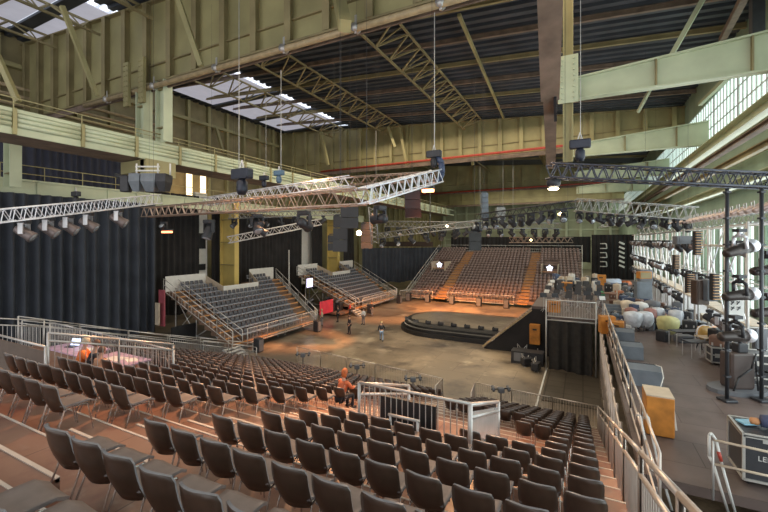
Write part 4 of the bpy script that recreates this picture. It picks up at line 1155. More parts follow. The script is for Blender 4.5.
def box_speaker(px, py, d, w_, h_, label, mt=BLACK, tilt=0, n=3):
    c = P(px, py, d); g = thing('hanging_speaker', label, 'speaker', c, YAW)
    for k in range(n):
        z = h_/2-(k+.5)*h_/n; off = .12*k*k*tilt
        m = MB(); m.rings([[Vector((-w_/2, -.3-off, z-h_/n/2+.02)), Vector((w_/2, -.3-off, z-h_/n/2+.02)), Vector((w_*.4, .35-off, z-h_/n/2+.03)), Vector((-w_*.4, .35-off, z-h_/n/2+.03))],
                           [Vector((-w_/2, -.3-off*.7, z+h_/n/2-.01)), Vector((w_/2, -.3-off*.7, z+h_/n/2-.01)), Vector((w_*.4, .35-off, z+h_/n/2-.02)), Vector((-w_*.4, .35-off, z+h_/n/2-.02))]])
        m.build('cabinet', mt, g)
    m = MB(); m.bar((-w_*.4, 0, h_/2+.08), (w_*.4, 0, h_/2+.08), .08, .08); m.tube((0, 0, h_/2), (0, 0, 23.2-c.z), .010, 4); m.build('rigging', BLKM, g)
box_speaker(474.5, 241.5, 34, 1.05, 1.6, 'black hanging speaker box over the far tribune', BLACK, 0, 2)
box_speaker(341, 234, 22, .8, 2.0, 'dark hanging speaker stack under the chevron rig, taller one', BLACK, .5)
box_speaker(334, 243, 30, .9, 1.2, 'small dark hanging speaker left of the tall stack', BLACK, .3, 2)
box_speaker(412, 205, 19, .75, 1.35, 'dark curved hanging speaker with red trim below the bright truss', mat('dark maroon speaker', (.028, .014, .016), .4), 1.2, 3)
box_speaker(350, 218, 20, .9, 1.1, 'dark flat speaker pair under the rig corner', BLACK, 0, 2)
box_speaker(367, 236, 34, 1.0, 2.2, 'grey blue hanging speaker column right of the tall stack', BLKM, .2, 4)
box_speaker(484, 206, 30, .5, 2.0, 'slim blue grey speaker column above the black box', mat('slate speaker', (.13, .16, .2), .4), .1, 5)
box_speaker(500, 214, 30, .65, 1.0, 'pale grey cabinet right of the slim speaker column', mat('pale grey cabinet', (.30, .31, .31), .4), .1, 2)
# =====================================================================================
#              RIGHT SIDE: window-wall scaffolds, cases, monitors, clutter
# =====================================================================================
BLKP = mat('black lamp mast paint', (.05, .052, .06), .4, .4, .1)
for px, lb in ((727, 'left'), (761.5, 'right')):
    c = P(px, 182, 12.6)
    g = thing('lamp_mast', 'black upright lamp mast under the right truss, %s of the two' % lb, 'mast', (c.x, c.y, PZ0), YAW)
    h = c.z-PZ0-.2
    m = MB()
    m.tube((0, 0, 0), (0, 0, h), .055, 8); m.build('pole', BLKP, g)
    m = MB(); m.cbox((0, 0, .04), .4, .4, .08, 0, None, .02); m.build('base_plate', BLKP, g)
    for k in range(8): MB().cbox((0, 0, .8+k*.85), .15, .15, .06).build('clamp', BLKP, g)
# big silver spotlights between the masts
def bigspot(px, py, d, label, ang=.25):
    c = P(px, py, d); g = thing('followspot_lamp', label, 'stage lamp', c, YAW); g.scale = (.86, .86, .86)
    m = MB(); M = Matrix.Rotation(PI/2-ang, 4, 'Y')
    m.lathe([(.13, -.62), (.17, -.55), (.18, -.1), (.20, .0), (.22, .28)], 14, 0, M); m.build('lamp_barrel', mat('bronze black barrel', (.055, .045, .042), .3, .4), g)
    m = MB(); m.lathe([(.22, .28), (.25, .30), (.25, .48), (.20, .55)], 14, 0, M); m.lathe([(.02, .5), (.2, .54), (.2, .56), (.02, .6)], 12, 0, M); m.build('front_housing', ALU, g)
    m = MB()
    for s in (-1, 1): m.path([(-.02, s*.26, .0), (-.05, s*.26, .42), (-.05, s*.1, .5)], .055, 7)
    m.tube((-.05, -.12, .5), (-.05, .12, .5), .07, 7); m.tube((-.05, 0, .5), (-.05, 0, .68), .07, 8); m.build('yoke', ALU if ang > .15 else BLKM, g)
    m = MB(); m.box(-.2, .1, -.14, .14, .62, .74); m.build('base', BLKM, g)
bigspot(741, 249, 12.3, 'big silver fronted moving lamp between the masts, top one', .30)
bigspot(741, 295, 12.3, 'big silver fronted moving lamp between the masts, middle one', .12)
bigspot(737, 336, 12.0, 'big silver fronted moving lamp between the masts, bottom one', .05)
for i, (px, py) in enumerate(((768, 270), (769, 312))):
    bigspot(px, py, 12.9, 'silver lamp at the right picture edge, %s from top' % ORD[i], .1)
# scaffold bays in front of the window wall
XS = 5.9
bays = [19.4+2.6*i for i in range(16)]
for i in range(15):
    y0, y1 = bays[i], bays[i+1]
    g = thing('wall_scaffold', 'steel scaffold bay with shelves before the window wall, %s from the camera' % ORD[i], 'scaffold', (XS, y0, PZ0), 0, 'scaffold bays before the window wall')
    for x in (-.35, .35):
        m = MB(); m.tube((x, 0, 0), (x, 0, 5.9), .05, 6); m.build('standard', RL, g)
    for z in (1.9, 3.4, 4.9, 5.8):
        m = MB()
        for x in (-.35, .35): m.tube((x, 0, z), (x, 2.6, z), .035, 5)
        m.tube((-.35, 0, z), (.35, 0, z), .03, 5)
        m.build('ledger', RL, g)
    m = MB(); m.tube((-.36, 0, 1.9), (-.36, 2.6, 4.9), .03, 5); m.tube((-.36, 2.6, 3.4), (-.36, 0, 5.8), .03, 5); m.build('diagonal', ALU, g)
    for z in (1.94, 4.94): MB().box(-.35, .35, .02, 2.58, z, z+.03).build('shelf_board', BEIGE, g)
k = 0
rr = random.Random(11)
for i in range(15):
    for z, cnt in ((5.0, 3), (3.3, 2), (1.7, 2)):
        for j in range(cnt):
            y = bays[i]+.45+j*(2.4/cnt)
            if rr.random() < .35: continue
            mlamp((XS-.5, y, PZ0+z-.03+.2), rr.uniform(.9, 1.15), rr.uniform(.6, 1.3), PI/2+rr.uniform(-.9, .9),
                  'dark stage lamp, window scaffold, %s bay, %s shelf, %s along' % (ORD[i], {5.0: 'top', 3.3: 'middle', 1.7: 'lower'}[z], ORD[j]), 'stage lamps on the window wall scaffold', rr.random() < .5)
# row of par lamps on top, seen tilted
PAR = mat('silver pink par can', (.55, .45, .42), .35, .6, .1)
pm = MB(); pm.lathe([(.07, -.25), (.12, -.2), (.13, .2), (.14, .22), (.14, .3), (.12, .3)], 10)
pl = MB(); pl.lathe([(.01, .24), (.12, .25), (.12, .27), (.01, .28)], 10)
mep, mel = pm.mesh('can', [PAR]), pl.mesh('lens', [BLKM]); pf = MB()
for s in (-1, 1): pf.tube((s*.15, 0, 0), (s*.15, .0, .3), .02, 4)
pf.tube((-.15, 0, .3), (.15, 0, .3), .02, 4); mef = pf.mesh('bracket', [STEEL])
for i in range(26):
    y = 15.6+i*.8; 
    g = thing('par_lamp', 'pink silver par lamp in the long row above the scaffold, %s from the camera' % ORD[i], 'stage lamp', (XS-.15, y, PZ0+6.35+.02*(i % 2)), PI/2, 'par lamps in the row above the scaffold')
    for nm, me in (('can', mep), ('lens', mel), ('bracket', mef)):
        o = bpy.data.objects.new(nm, me); COL.objects.link(o); o.parent = g
        if nm != 'bracket': o.rotation_euler = (PI/2-.45, 0, 0)
# louvred strip lamps (orange striped columns)
for i, (px, py, d, h) in enumerate(((697, 243, 19.5, 1.2), (689, 283, 19.5, 1.0), (714.5, 287, 17, 1.15), (676, 262, 22, .8))):
    c = P(px, py, d); g = thing('lamp_ladder', 'column of stacked orange edged lamp slats before the windows, %s' % ('upper one', 'lower left one', 'lower right one', 'small far one')[i], 'lamp', c, YAW)
    m = MB(); m.box(-.13, .13, -.1, .12, -h/2, h/2); m.build('back_panel', BLKM, g)
    for k in range(9):
        z = -h/2+h*(k+.5)/9
        m = MB(); m.bar((-.15, -.14, z), (.15, -.14, z), .10, h*.03); m.build('slat', mat('orange slat', (.5, .30, .15), .4), g)
# dark speaker boxes on the scaffold
for i, (px, py, d, w_, h_, mt, lb) in enumerate(((700, 292, 18.5, .62, 1.15, mat('dark brown cabinet', (.06, .035, .025), .5), 'tall dark brown cabinet on the scaffold left of the masts'), (710, 290, 18.2, .5, 1.0, SPK, 'grey blue cabinet beside the dark brown one'),
                                         (645, 276, 30, 1.0, 1.0, GREYP, 'grey cabinet hanging at the far window wall'), (644, 275, 28, .9, .5, WOODO, 'orange box at the far window wall'),
                                         (643, 290, 28, 1.1, 1.2, SPK, 'large blue grey speaker at the far window wall'), (686, 240, 22, 1.3, .45, GREYP, 'long tilted grey lamp housing over the scaffold'))):
    c = P(px, py, d); g = thing('cabinet', lb, 'cabinet', c, YAW)
    m = MB(); m.cbox((0, 0, 0), w_, .4, h_, 0, None, .04); m.build('body', mt, g)
    m = MB(); m.box(-w_*.4, w_*.4, -.22, -.2, -h_*.4, h_*.4); m.build('front_grille', mt if mt is not WOODO else OLIVED, g)
m = MB(); c = P(735, 307, 13.8)
m.box(-.3, .3, -.03, .03, -.5, .4)
g = tag(m.build('paper_sign', WHITEP, None, c, (0, 0, YAW)), 'pale sheet with dark marks hanging between the masts', 'sign')
m = MB()
for k, (x, z) in enumerate(((-.12, .15), (.08, .15), (-.12, -.05), (.1, -.05))):
    m.bar((x-.06, -.05, z-.06), (x+.05, -.05, z+.07), .02, .02); m.bar((x-.06, -.05, z+.06), (x+.05, -.05, z), .02, .02)
m.build('mark', BLKM, g)

# ---- flight cases ----
def flight_case(px, py, w_, dp, h, label, rz=0, wheels=True, textm=False, z=PZ0, c=None, lid=.65):
    c = c or PZ(px, py, z); g = thing('flight_case', label, 'flight case', (c[0], c[1], z), rz)
    z0 = .12 if wheels else 0
    m = MB(); m.box(-w_/2, w_/2, -dp/2, dp/2, z0, z0+h); m.build('body', CASEB, g)
    e = .025; m = MB()
    for zz in (z0, z0+h, z0+h*lid):
        m.bar((-w_/2, -dp/2, zz), (w_/2, -dp/2, zz), e*2, e*2); m.bar((-w_/2, dp/2, zz), (w_/2, dp/2, zz), e*2, e*2)
        m.bar((-w_/2, -dp/2, zz), (-w_/2, dp/2, zz), e*2, e*2); m.bar((w_/2, -dp/2, zz), (w_/2, dp/2, zz), e*2, e*2)
    for a in (-1, 1):
        for b in (-1, 1): m.bar((a*w_/2, b*dp/2, z0), (a*w_/2, b*dp/2, z0+h), e*2, e*2)
    m.build('edging', CASEE, g)
    m = MB()
    for s in (-1, 1): m.box(s*w_*.25-.08, s*w_*.25+.08, -dp/2-.012, -dp/2, z0+h*lid-.1, z0+h*lid+.06)
    m.build('latch', CASEE, g)
    m = MB(); m.box(w_*.05, w_*.22, -dp/2-.01, -dp/2, z0+h*.15, z0+h*.30); m.build('paper_label', WHITEP, g)
    if wheels:
        for a in (-1, 1):
            for b in (-1, 1):
                m = MB(); m.tube((a*(w_/2-.1)-.02, b*(dp/2-.1), .06), (a*(w_/2-.1)+.02, b*(dp/2-.1), .06), .06, 10); m.build('wheel', BLKM, g)
    return g
# the big one at the right edge
c = P(790, 470, 8.4); BCZ = PZ0
g = flight_case(0, 0, 1.55, .95, .95, 'large black flight case with pale lettering at the lower right edge', 0, True, c=(3.82, 11.35, 0), lid=.97)
def text(s, size, M, mt, parent, nm='lettering'):
    cu = bpy.data.curves.new(nm, 'FONT'); cu.body = s; cu.size = size; cu.extrude = .003
    t_ = bpy.data.objects.new('tmp', cu); COL.objects.link(t_); bpy.context.view_layer.update()
    me = bpy.data.meshes.new_from_object(t_.evaluated_get(bpy.context.evaluated_depsgraph_get())); bpy.data.objects.remove(t_)
    me.materials.clear(); me.materials.append(mt); o = bpy.data.objects.new(nm, me); COL.objects.link(o); o.parent = parent; o.matrix_local = M; return o
M = Matrix.Translation((-.40, -.482, .74))@Matrix.Rotation(PI/2, 4, 'X')
text('EL', .15, M, WHITEP, g)
text('LED 06', .15, Matrix.Translation((-.55, -.482, .56))@Matrix.Rotation(PI/2, 4, 'X'), WHITEP, g)
# bag on top
g = thing('rolled_bag', 'blue grey rolled bag with orange end on the large flight case', 'bag', (3.85, 11.4, PZ0+1.10))
m = MB(); M = Matrix.Rotation(PI/2, 4, 'Y')@Matrix.Identity(4)
m.lathe([(.05, -.38), (.13, -.36), (.15, -.2), (.14, 0), (.155, .2), (.14, .36), (.04, .38)], 12, 0, Matrix.Translation((0, 0, .13))@M); m.build('roll', mat('navy bag cloth', (.06, .075, .15), .7, 0, .2, 6), g)
m = MB(); m.lathe([(.02, -.56), (.07, -.54), (.08, -.42), (.03, -.38)], 10, 0, Matrix.Translation((0, 0, .1))@M); m.build('orange_end', mat('orange brown end', (.6, .28, .12), .6), g)
paper(3.3, 11.5, PZ0+1.10, .35, .25, .4, 'light blue bag sheet on the flight case left of the roll', 'plastic_sheet', mat('light blue sheet', (.25, .5, .65), .4), .03)
flight_case(0, 0, .9, .8, .5, 'flight case of the stacked pair right of the side stage, lower', 0, True, c=(5.7, 18.5, 0), lid=.5)
flight_case(0, 0, .9, .8, .55, 'flight case of the stacked pair right of the side stage, upper', 0, False, z=PZ0+.62, c=(5.7, 18.5, 0), lid=.5)
flight_case(720, 364, .75, .55, .6, 'small flight case on the floor left of the stacked pair', .1, True, lid=.5)
flight_case(751, 383, 1.0, 1.0, .9, 'dark case beside the lamp base at right', 0, True, lid=.5)
# lamp base with curved skirting, dark machine
c = PZ(737, 391, PZ0); g = thing('machine_base', 'dark motor winch on a low curved skid under the masts', 'machine', (c.x, c.y, PZ0), YAW)
m = MB(); m.rings([[Vector((.75*math.cos(a)*(1.25), .6*math.sin(a), z)) for a in [2*PI*i/16 for i in range(16)]] for z in (0, .14)]); m.build('skid', GREYP, g)
m = MB(); m.cbox((0, 0, .75), .8, .55, 1.2, 0, None, .06); m.build('housing', mat('dark brown machine', (.07, .05, .045), .5), g)
m = MB(); m.path([(-.45, -.35, .1), (-.3, -.4, .6), (.1, -.42, .9), (.3, -.38, 1.4)], .03, 6); m.path([(.4, -.35, .1), (.3, -.4, .8), (.35, -.3, 1.3)], .03, 6); m.build('cable', BLACK, g)
m = MB(); m.tube((.1, 0, 1.35), (.1, 0, 2.2), .05, 8); m.cbox((.1, 0, 1.5), .35, .3, .3, 0, None, .03); m.build('mast', BLKM, g)
# guitars/round orange drum, chairs at right
c = PZ(705, 349, PZ0); g = thing('round_drum', 'round amber drum leaning on a black stand at right', 'drum', (c.x, c.y, PZ0+.75), YAW)
m = MB(); M = Matrix.Rotation(PI/2-.1, 4, 'X'); m.lathe([(.01, -.1), (.36, -.1), (.38, -.08), (.38, .08), (.36, .1), (.01, .1)], 20, 0, M); m.build('shell', mat('amber wood', (.62, .36, .10), .4, 0, .2), g)
m = MB(); m.lathe([(.39, -.03), (.41, -.03), (.41, .03), (.39, .03)], 20, 0, M); m.build('rim', ALU, g)
m = MB()
for s in (-1, 1): m.tube((s*.25, 0, -.3), (s*.35, .1, -.75), .025, 5); m.tube((s*.25, 0, -.3), (s*.3, -.2, -.75), .025, 5)
m.build('stand', BLKM, g)
def folding_table(px, py, w_, label, z=PZ0, mt=BLKM):
    c = PZ(px, py, z); g = thing('side_table', label, 'table', (c.x, c.y, z), YAW)
    m = MB(); m.box(-w_/2, w_/2, -.3, .3, .68, .72); m.build('tabletop', mt, g)
    for a in (-1, 1):
        for b in (-1, 1):
            m = MB(); m.tube((a*(w_/2-.05), b*.26, 0), (a*(w_/2-.05), b*.26, .68), .02, 5); m.build('leg', STEEL, g)
    return (c.x, c.y, z+.72)
folding_table(696, 357, .9, 'small black table at the right before the drum')
folding_table(686, 345, 1.4, 'dark low table by the scaffold foot')
folding_table(712, 352, 1.2, 'cluttered table right of the amber drum', mt=BEIGE)
c = PZ(680, 340, PZ0)
for i, (px, py, w_, h_, mt, nm, lb) in enumerate(((684, 336, .8, .35, GREYP, 'grey box', 'grey plastic crate on the floor by the scaffold foot'), (696, 330, .6, .5, WOODO, 'box', 'orange carton at the scaffold foot'),
        (663, 335, .45, .55, BLKM, 'b', 'small dark bin before the yellow covered drum'), (718, 330, .8, .5, WOODO, 'b', 'orange brown carton under the masts'), (724, 345, .6, .9, BLKM, 'b', 'dark case upright left of the small flight case'),
        (706, 318, .9, .6, BEIGE, 'b', 'beige box on the scaffold foot'), (742, 352, .5, 1.3, mat('dark olive box', (.09, .08, .05), .5), 'b', 'dark olive cabinet under the lowest big lamp'), (757, 345, .6, 1.2, GREYP, 'b', 'grey cabinet at right behind the stacked cases'))):
    c = PZ(px, py+6, PZ0); m = MB(); m.cbox((0, 0, h_/2), w_, .5, h_, 0, None, .04); m.box(-w_*.3, w_*.3, -.27, -.25, h_*.55, h_*.75, 1)
    tag(m.build('storage_box', [mt, BLKM], None, (c.x, c.y, PZ0), (0, 0, YAW+i*.2)), lb, 'box')

# ---- wedge monitors / speakers along the platform edge ----
def wedge(c, s, label, mt=SPK, rz=0):
    g = thing('stage_monitor', label, 'speaker', c, rz); g.scale = (s, s, s)
    m = MB(); m.rings([[Vector((x, -.35, 0)), Vector((x, .35, 0)), Vector((x, .35, .25)), Vector((x, -.05, .62)), Vector((x, -.35, .5))] for x in (-.45, .45)]); m.build('cabinet', mt, g)
    m = MB(); m.rings([[Vector((x, .31, .30)), Vector((x, .345, .33)), Vector((x, .02, .63)), Vector((x, -.02, .60))] for x in (-.4, .4)]); m.build('grille', BLKM, g)
    m = MB(); m.lathe([(.01, .45), (.1, .45), (.12, .455), (.01, .46)], 12, 0, Matrix.Rotation(-PI/2, 4, 'Y')); mm = m.build('handle', BLKM, g); mm.location = (0, -.1, .3)
    return g
c = PZ(634, 379, PZ0+.05); wedge((1.95, 16.9, PZ0), 1.15, 'large grey blue speaker with white cable at the side stage edge, nearest', SPK, 0)
wedge((1.8, 20.4, PZ0), 1.1, 'grey blue speaker at the side stage edge, second from the camera', SPK, .1)
wedge((1.8, 23.4, PZ0), 1.1, 'grey speaker at the side stage edge, third from the camera', SPK, 0)
for i in range(3):
    g = thing('panel_speaker', 'flat dark panel speaker leaning on the stage edge railing, %s from the camera' % ORD[i], 'speaker', (1.35, 17.6+i*2.6, PZ0+.35), 0)
    m = MB(); m.bar((0, -.7, .1), (0, .7, .1), .12, .8); m.build('body', GREYP, g)
    m = MB(); m.bar((.08, -.6, .1), (.08, .6, .1), .02, .65); m.build('grille', NAVY, g)
m = MB(); m.path([(2.3, 17.0, 4.5), (2.45, 16.6, 4.55), (2.45, 16.2, 4.3), (2.3, 15.9, 3.95), (2.0, 15.7, 3.83)], .015, 6); tag(m.build('white_cable', WHITEP), 'white cable looping over the nearest grey blue speaker', 'cable')
# orange wooden box at the edge
g = thing('wooden_box', 'large orange brown wooden box at the side stage edge', 'box', (1.82, 12.9, PZ0))
m = MB(); m.cbox((0, 0, .53), .62, .85, 1.02, 0, None, .02); m.build('body', WOODO, g)
m = MB(); m.box(-.31, .31, -.42, .42, 1.04, 1.07); m.build('lid', BEIGE, g)
m = MB(); m.bar((.36, -.3, .2), (.34, .1, .9), .04, .04); m.build('white_stick', WHITEP, g)
plywood_box(PZ(607, 333, PZ0), .75, .6, .95, 'orange wooden chair back box on the platform, left of a pair', .2)
plywood_box(PZ(616, 336, PZ0), .75, .6, .8, 'orange wooden box on the platform, right of a pair', -.1)
plywood_box(P(554, 312, 27), .8, .5, .75, 'orange box at the top left corner of the draped tower')
plywood_box(P(567, 292, 36), .9, .6, .9, 'orange tilted box on the orchestra platform')
plywood_box(P(601, 286, 45), 1.0, .6, 1.3, 'orange brown box near the far curtain')
# stair rails (white with red tape)
g = thing('stair_rail', 'white double stair rail with red tape at the lower right', 'railing')
for pts in (((709, 435, 7.8), (711, 433, 7.8), (716, 440, 7.8), (722, 465, 7.8), (735, 512, 7.9)), ((709, 435, 7.9), (709, 456, 7.9), (714, 466, 7.9), (728, 512, 8.0))):
    m = MB(); m.path([P(*q) for q in pts], .026, 6); m.build('tube', WHITEP, g)
m = MB(); m.tube(P(718.5, 452, 7.78), P(721.2, 461, 7.78), .032, 6); m.build('red_tape', RED, g)
m = MB(); a = P(713, 441, 7.8); m.tube(a, (a.x, a.y, PZ0), .022, 6); m.build('post', STEEL, g)
hoop(10.4, 1.62, 'white double rail with red tape beside the wooden box')
g = thing('handrail', 'two tube handrail before the large flight case', 'railing')
for ya, yb in ((440, 459), (464, 483)): MB().tube(P(714, ya, 7.8), P(800, yb, 7.2), .024, 6).build('tube', BEIGE, g)
m = MB(); m.box(1.2, 7.5, 7.2, 10.25, PZ0-.75, PZ0-.6)
for k in range(7): m.tube((1.2, 7.4+k*.42, PZ0-.5+.05*(k % 2)), (7.5, 7.5+k*.40, PZ0-.5), .045, 6, 1)
for k in range(14): m.box(1.3+k*.44, 1.4+k*.44, 7.2, 10.2, PZ0-.6, PZ0-.42)
tag(m.build('lower_walkway', [BLKM, STEEL]), 'dark cable walkway below the side stage front edge', 'walkway')

# ---- plastic covered drums etc ----
PLAST = mat('milky plastic wrap', (.52, .55, .60), .3, 0, .25, 4)
def kettledrum(px, py, r, label, cover, body=None):
    c = PZ(px, py, PZ0); g = thing('covered_drum', label, 'drum', (c.x, c.y, PZ0), rr.uniform(0, 3))
    m = MB(); r *= .66; m.rings([[Vector((rr_*r*math.cos(a)*(1+.10*math.sin(3*a+zz*5)), rr_*r*math.sin(a)*(1+.10*math.sin(4*a+zz*4)), zz)) for a in [2*PI*q/16 for q in range(16)]] for rr_, zz in ((.5, .12), (.8, .3), (.98, .6), (1.02, .85), (.9, 1.0), (.3, 1.08))], smooth=True); m.build('cover', cover, g)
    m = MB()
    for k in range(4):
        a = k*PI/2; m.tube((r*.6*math.cos(a), r*.6*math.sin(a), .5), (r*.8*math.cos(a), r*.8*math.sin(a), 0), .03, 5)
    m.build('stand', BLKM, g)
YELC = mat('pale yellow cover', (.50, .48, .22), .5, 0, .2, 3); PINKC = mat('brown pink cover', (.30, .14, .12), .5, 0, .3, 3)
for args in ((668, 336, .75, 'kettledrum under a pale yellow cover by the window wall', YELC), (676, 328, .6, 'kettledrum under a silver cover behind the yellow one', PLAST), (633, 330, .75, 'drum under milky plastic, leftmost of the covered row', PLAST),
             (631, 325, .5, 'pink brown bundle beside the plastic covered drums', PINKC), (645, 330, .65, 'drum under milky plastic, second of the covered row', PLAST), (650, 326, .55, 'brown pink covered drum in the middle of the row', PINKC), (658, 325, .55, 'drum under whitish plastic before the windows', PLAST),
             (640, 318, .7, 'whitish covered drum further back in the row', WHITEP), (627, 316, .6, 'cream covered drum near the green frame', mat('cream cover', (.66, .55, .42), .5)), (652, 316, .7, 'dark covered drum further back', GREYP)): kettledrum(*args)
# orchestra furniture: music stands and chairs and dark instrument cases
ms_t = MB(); ms_t.box(-.24, .24, -.01, .01, 0, .34); me1 = ms_t.mesh('desk', [BLKM])
ms_p = MB(); ms_p.tube((0, 0, 0.05), (0, 0, 1.05), .015, 5)
for k in range(3): ms_p.tube((0, 0, .25), (.28*math.cos(k*2.1), .28*math.sin(k*2.1), 0), .012, 4)
me2 = ms_p.mesh('stand', [STEEL]); ms_s = MB(); ms_s.box(-.2, .2, -.03, -.012, .03, .3); me3 = ms_s.mesh('sheet_music', [WHITEP])
cnt = 0
for i in range(5):
    for j in range(6):
        if rr.random() < .15: continue
        x = -2.6+j*.75+rr.uniform(-.15, .15); y = 30.6+i*2.6+rr.uniform(-.3, .3)
        g = thing('music_stand', 'black music stand on the platform, %s row from drape, %s from left' % (ORD[i], ORD[j]), 'music stand', (x, y, PZ0), rr.uniform(-.5, .5), 'music stands on the orchestra platform')
        for nm, me in (('desk', me1), ('stand', me2)) + ((('sheet_music', me3),) if rr.random() < .2 else ()):
            o = bpy.data.objects.new(nm, me); COL.objects.link(o); o.parent = g
            if nm != 'stand': o.location = (0, 0, 1.02); o.rotation_euler = (-.4, 0, 0)
        if rr.random() < .8:
            o = bpy.data.objects.new('orchestra_chair', me_one); COL.objects.link(o); o.location = (x+.1, y+.75, PZ0); o.rotation_euler = (0, 0, PI+rr.uniform(-.6, .6))
            tag(o, 'dark chair on the platform, %s row from drape, %s from left' % (ORD[i], ORD[j]), 'chair', 'dark chairs on the orchestra platform')
cols = [BLKM, GREYP, BLACK, mat('navy case', (.05, .07, .13), .5), mat('brown case', (.17, .09, .06), .5), WHITEP, BEIGE, mat('slate case', (.12, .16, .20), .5), mat('rust case', (.38, .12, .04), .5)]
cn = ['black', 'dark grey', 'deep black', 'navy', 'brown', 'white', 'beige', 'slate blue', 'rust red']
n_ = 0
def icase(x, y, w_, dp, h, ci, rz, where):
    m = MB(); m.cbox((0, 0, h/2), w_, dp, h, 0, None, .05); m.tube((-w_*.18, 0, h), (-w_*.12, 0, h+.06), .015, 4, 1); m.tube((w_*.18, 0, h), (w_*.12, 0, h+.06), .015, 4, 1); m.tube((-w_*.12, 0, h+.06), (w_*.12, 0, h+.06), .02, 4, 1)
    m.box(-w_*.3, -w_*.2, -dp/2-.01, -dp/2, h*.6, h*.75, 1); m.box(w_*.2, w_*.3, -dp/2-.01, -dp/2, h*.6, h*.75, 1)
    return tag(m.build('instrument_case', [cols[ci], STEEL], None, (x, y, PZ0), (0, 0, rz)), '%s instrument case %s' % (cn[ci], where), 'instrument case')
for i in range(9):
    for j in range(9):
        if rr.random() < .18: continue
        x = 2.3+j*.62+rr.uniform(-.2, .2); y = 30.5+i*1.9+rr.uniform(-.5, .5)
        if x > 5.3: continue
        ci = rr.choice([0, 0, 1, 2, 2, 3, 4, 5, 6, 7, 1, 8])
        icase(x, y, rr.uniform(.4, .75), rr.uniform(.3, .6), rr.uniform(.4, 1.15), ci, rr.uniform(-.8, .8), 'in the far heap, %s row back, %s from left' % (ORD[i], ORD[j]))
for i in range(6):
    for j in range(6):
        x = -2.9+j*.8+rr.uniform(-.2, .2); y = 42.6+i*1.7
        ci = rr.choice([0, 1, 2, 3, 4, 5, 6, 7])
        icase(x, y, rr.uniform(.4, .8), .5, rr.uniform(.5, 1.4), ci, rr.uniform(-.6, .6), 'at the orchestra back, %s row, %s from left' % (ORD[i], ORD[j]))
for i in range(40):
    px = 600+rr.random()*70; py = 318+rr.random()*14; c = PZ(px, py, PZ0)
    if c.x > 5.4 or c.x < 1.7: continue
    ci = rr.choice([0, 1, 3, 4, 5, 5, 6, 7, 8]); icase(c.x, c.y, rr.uniform(.3, .6), rr.uniform(.25, .5), rr.uniform(.25, .8), ci, rr.uniform(-.8, .8), 'lying among the covered drums, %s of that heap' % ORD[i])
for i in range(26):
    x = 4.9+rr.random()*1.2; y = 18.5+i*.55; ci = rr.choice([0, 1, 2, 2, 3, 4, 4, 6, 7, 8, 0])
    if abs(y-24) < .6: continue
    icase(x, y, rr.uniform(.3, .7), rr.uniform(.3, .5), rr.uniform(.3, 1.3), ci, rr.uniform(-.8, .8), 'at the foot of the window scaffold, %s from the camera' % ORD[i])
# green framed crate stack / stair beside
g = thing('shelf_frame', 'open wooden shelf frame with a green bundle behind the tower', 'shelf', (1.6, 34.5, PZ0))
m = MB()
for x in (-.7, .7):
    for y in (-.4, .4): m.bar((x, y, 0), (x, y, 1.7), .06, .06)
m.build('frame', BEIGE, g)
for z in (.1, .6, 1.1): MB().box(-.7, .7, -.4, .4, z, z+.05).build('shelf', STEPM, g)
m = MB(); m.lathe([(.05, 0), (.2, .05), (.22, .4), (.1, .6)], 10); tag(m.build('green_bundle', mat('green bundle', (.06, .22, .09), .6), None, (1.3, 34.4, PZ0+.66)), 'green bundle standing in the wooden shelf frame', 'bundle')
g = thing('low_stair', 'low grey stair block right of the shelf frame', 'stair', (1.9, 31.0, PZ0))
for k in range(4): MB().box(-.7, .7, -.6+.3*k, -.3+.3*k, 0, .18*(k+1)).build('step', SPK, g)
# silver blue tank and rust cylinder at the back
for i, (px, py, d, w_, mt, lb) in enumerate(((612, 283, 46, 1.9, mat('pale blue cover', (.42, .48, .58), .4), 'long pale blue covered trolley before the far curtain'), (626, 285, 46, 1.0, mat('rust orange cover', (.45, .12, .03), .5), 'rust orange bundle before the far curtain'))):
    c = P(px, py, d); m = MB(); M = Matrix.Rotation(PI/2, 4, 'Y')
    m.lathe([(.2, -w_/2), (.5, -w_/2+.1), (.52, w_/2-.1), (.2, w_/2)], 12, 0, M)
    for s in (-1, 1): m.tube((s*w_*.3, 0, -.3), (s*w_*.3, 0, -(c.z-PZ0)), .05, 5)
    tag(m.build('covered_trolley', mt, None, c, (0, 0, YAW)), lb, 'trolley')

# small camera dollies / stands at the arena barriers
for i, (px, py) in enumerate(((303, 364), (357, 376), (413, 389), (501, 400))):
    c = PZ(px, py-6, .9)
    g = thing('floor_lamp_unit', 'small black lamp unit with arms at the arena barrier, %s from the left' % ORD[i], 'stage lamp', (c.x, c.y, 0), YAW, 'lamp units at the barriers'); g.scale = (.8, .8, .85)
    m = MB(); m.tube((0, 0, 0), (0, 0, 1.25), .04, 6); m.tube((0, 0, .3), (.4, 0, 0), .03, 5); m.tube((0, 0, .3), (-.4, 0, 0), .03, 5); m.build('stand', BLKM, g)
    m = MB(); m.tube((-.65, 0, 1.35), (.65, 0, 1.42), .04, 6); m.build('crossbar', BLKM, g)
    m = MB(); m.cbox((0, 0, 1.3), .4, .35, .3, 0, None, .05); m.tube((-.5, -.1, 1.3), (-.5, .25, 1.45), .1, 8); m.tube((.5, -.1, 1.3), (.5, .25, 1.45), .1, 8); m.build('lamp_head', GREYP, g)

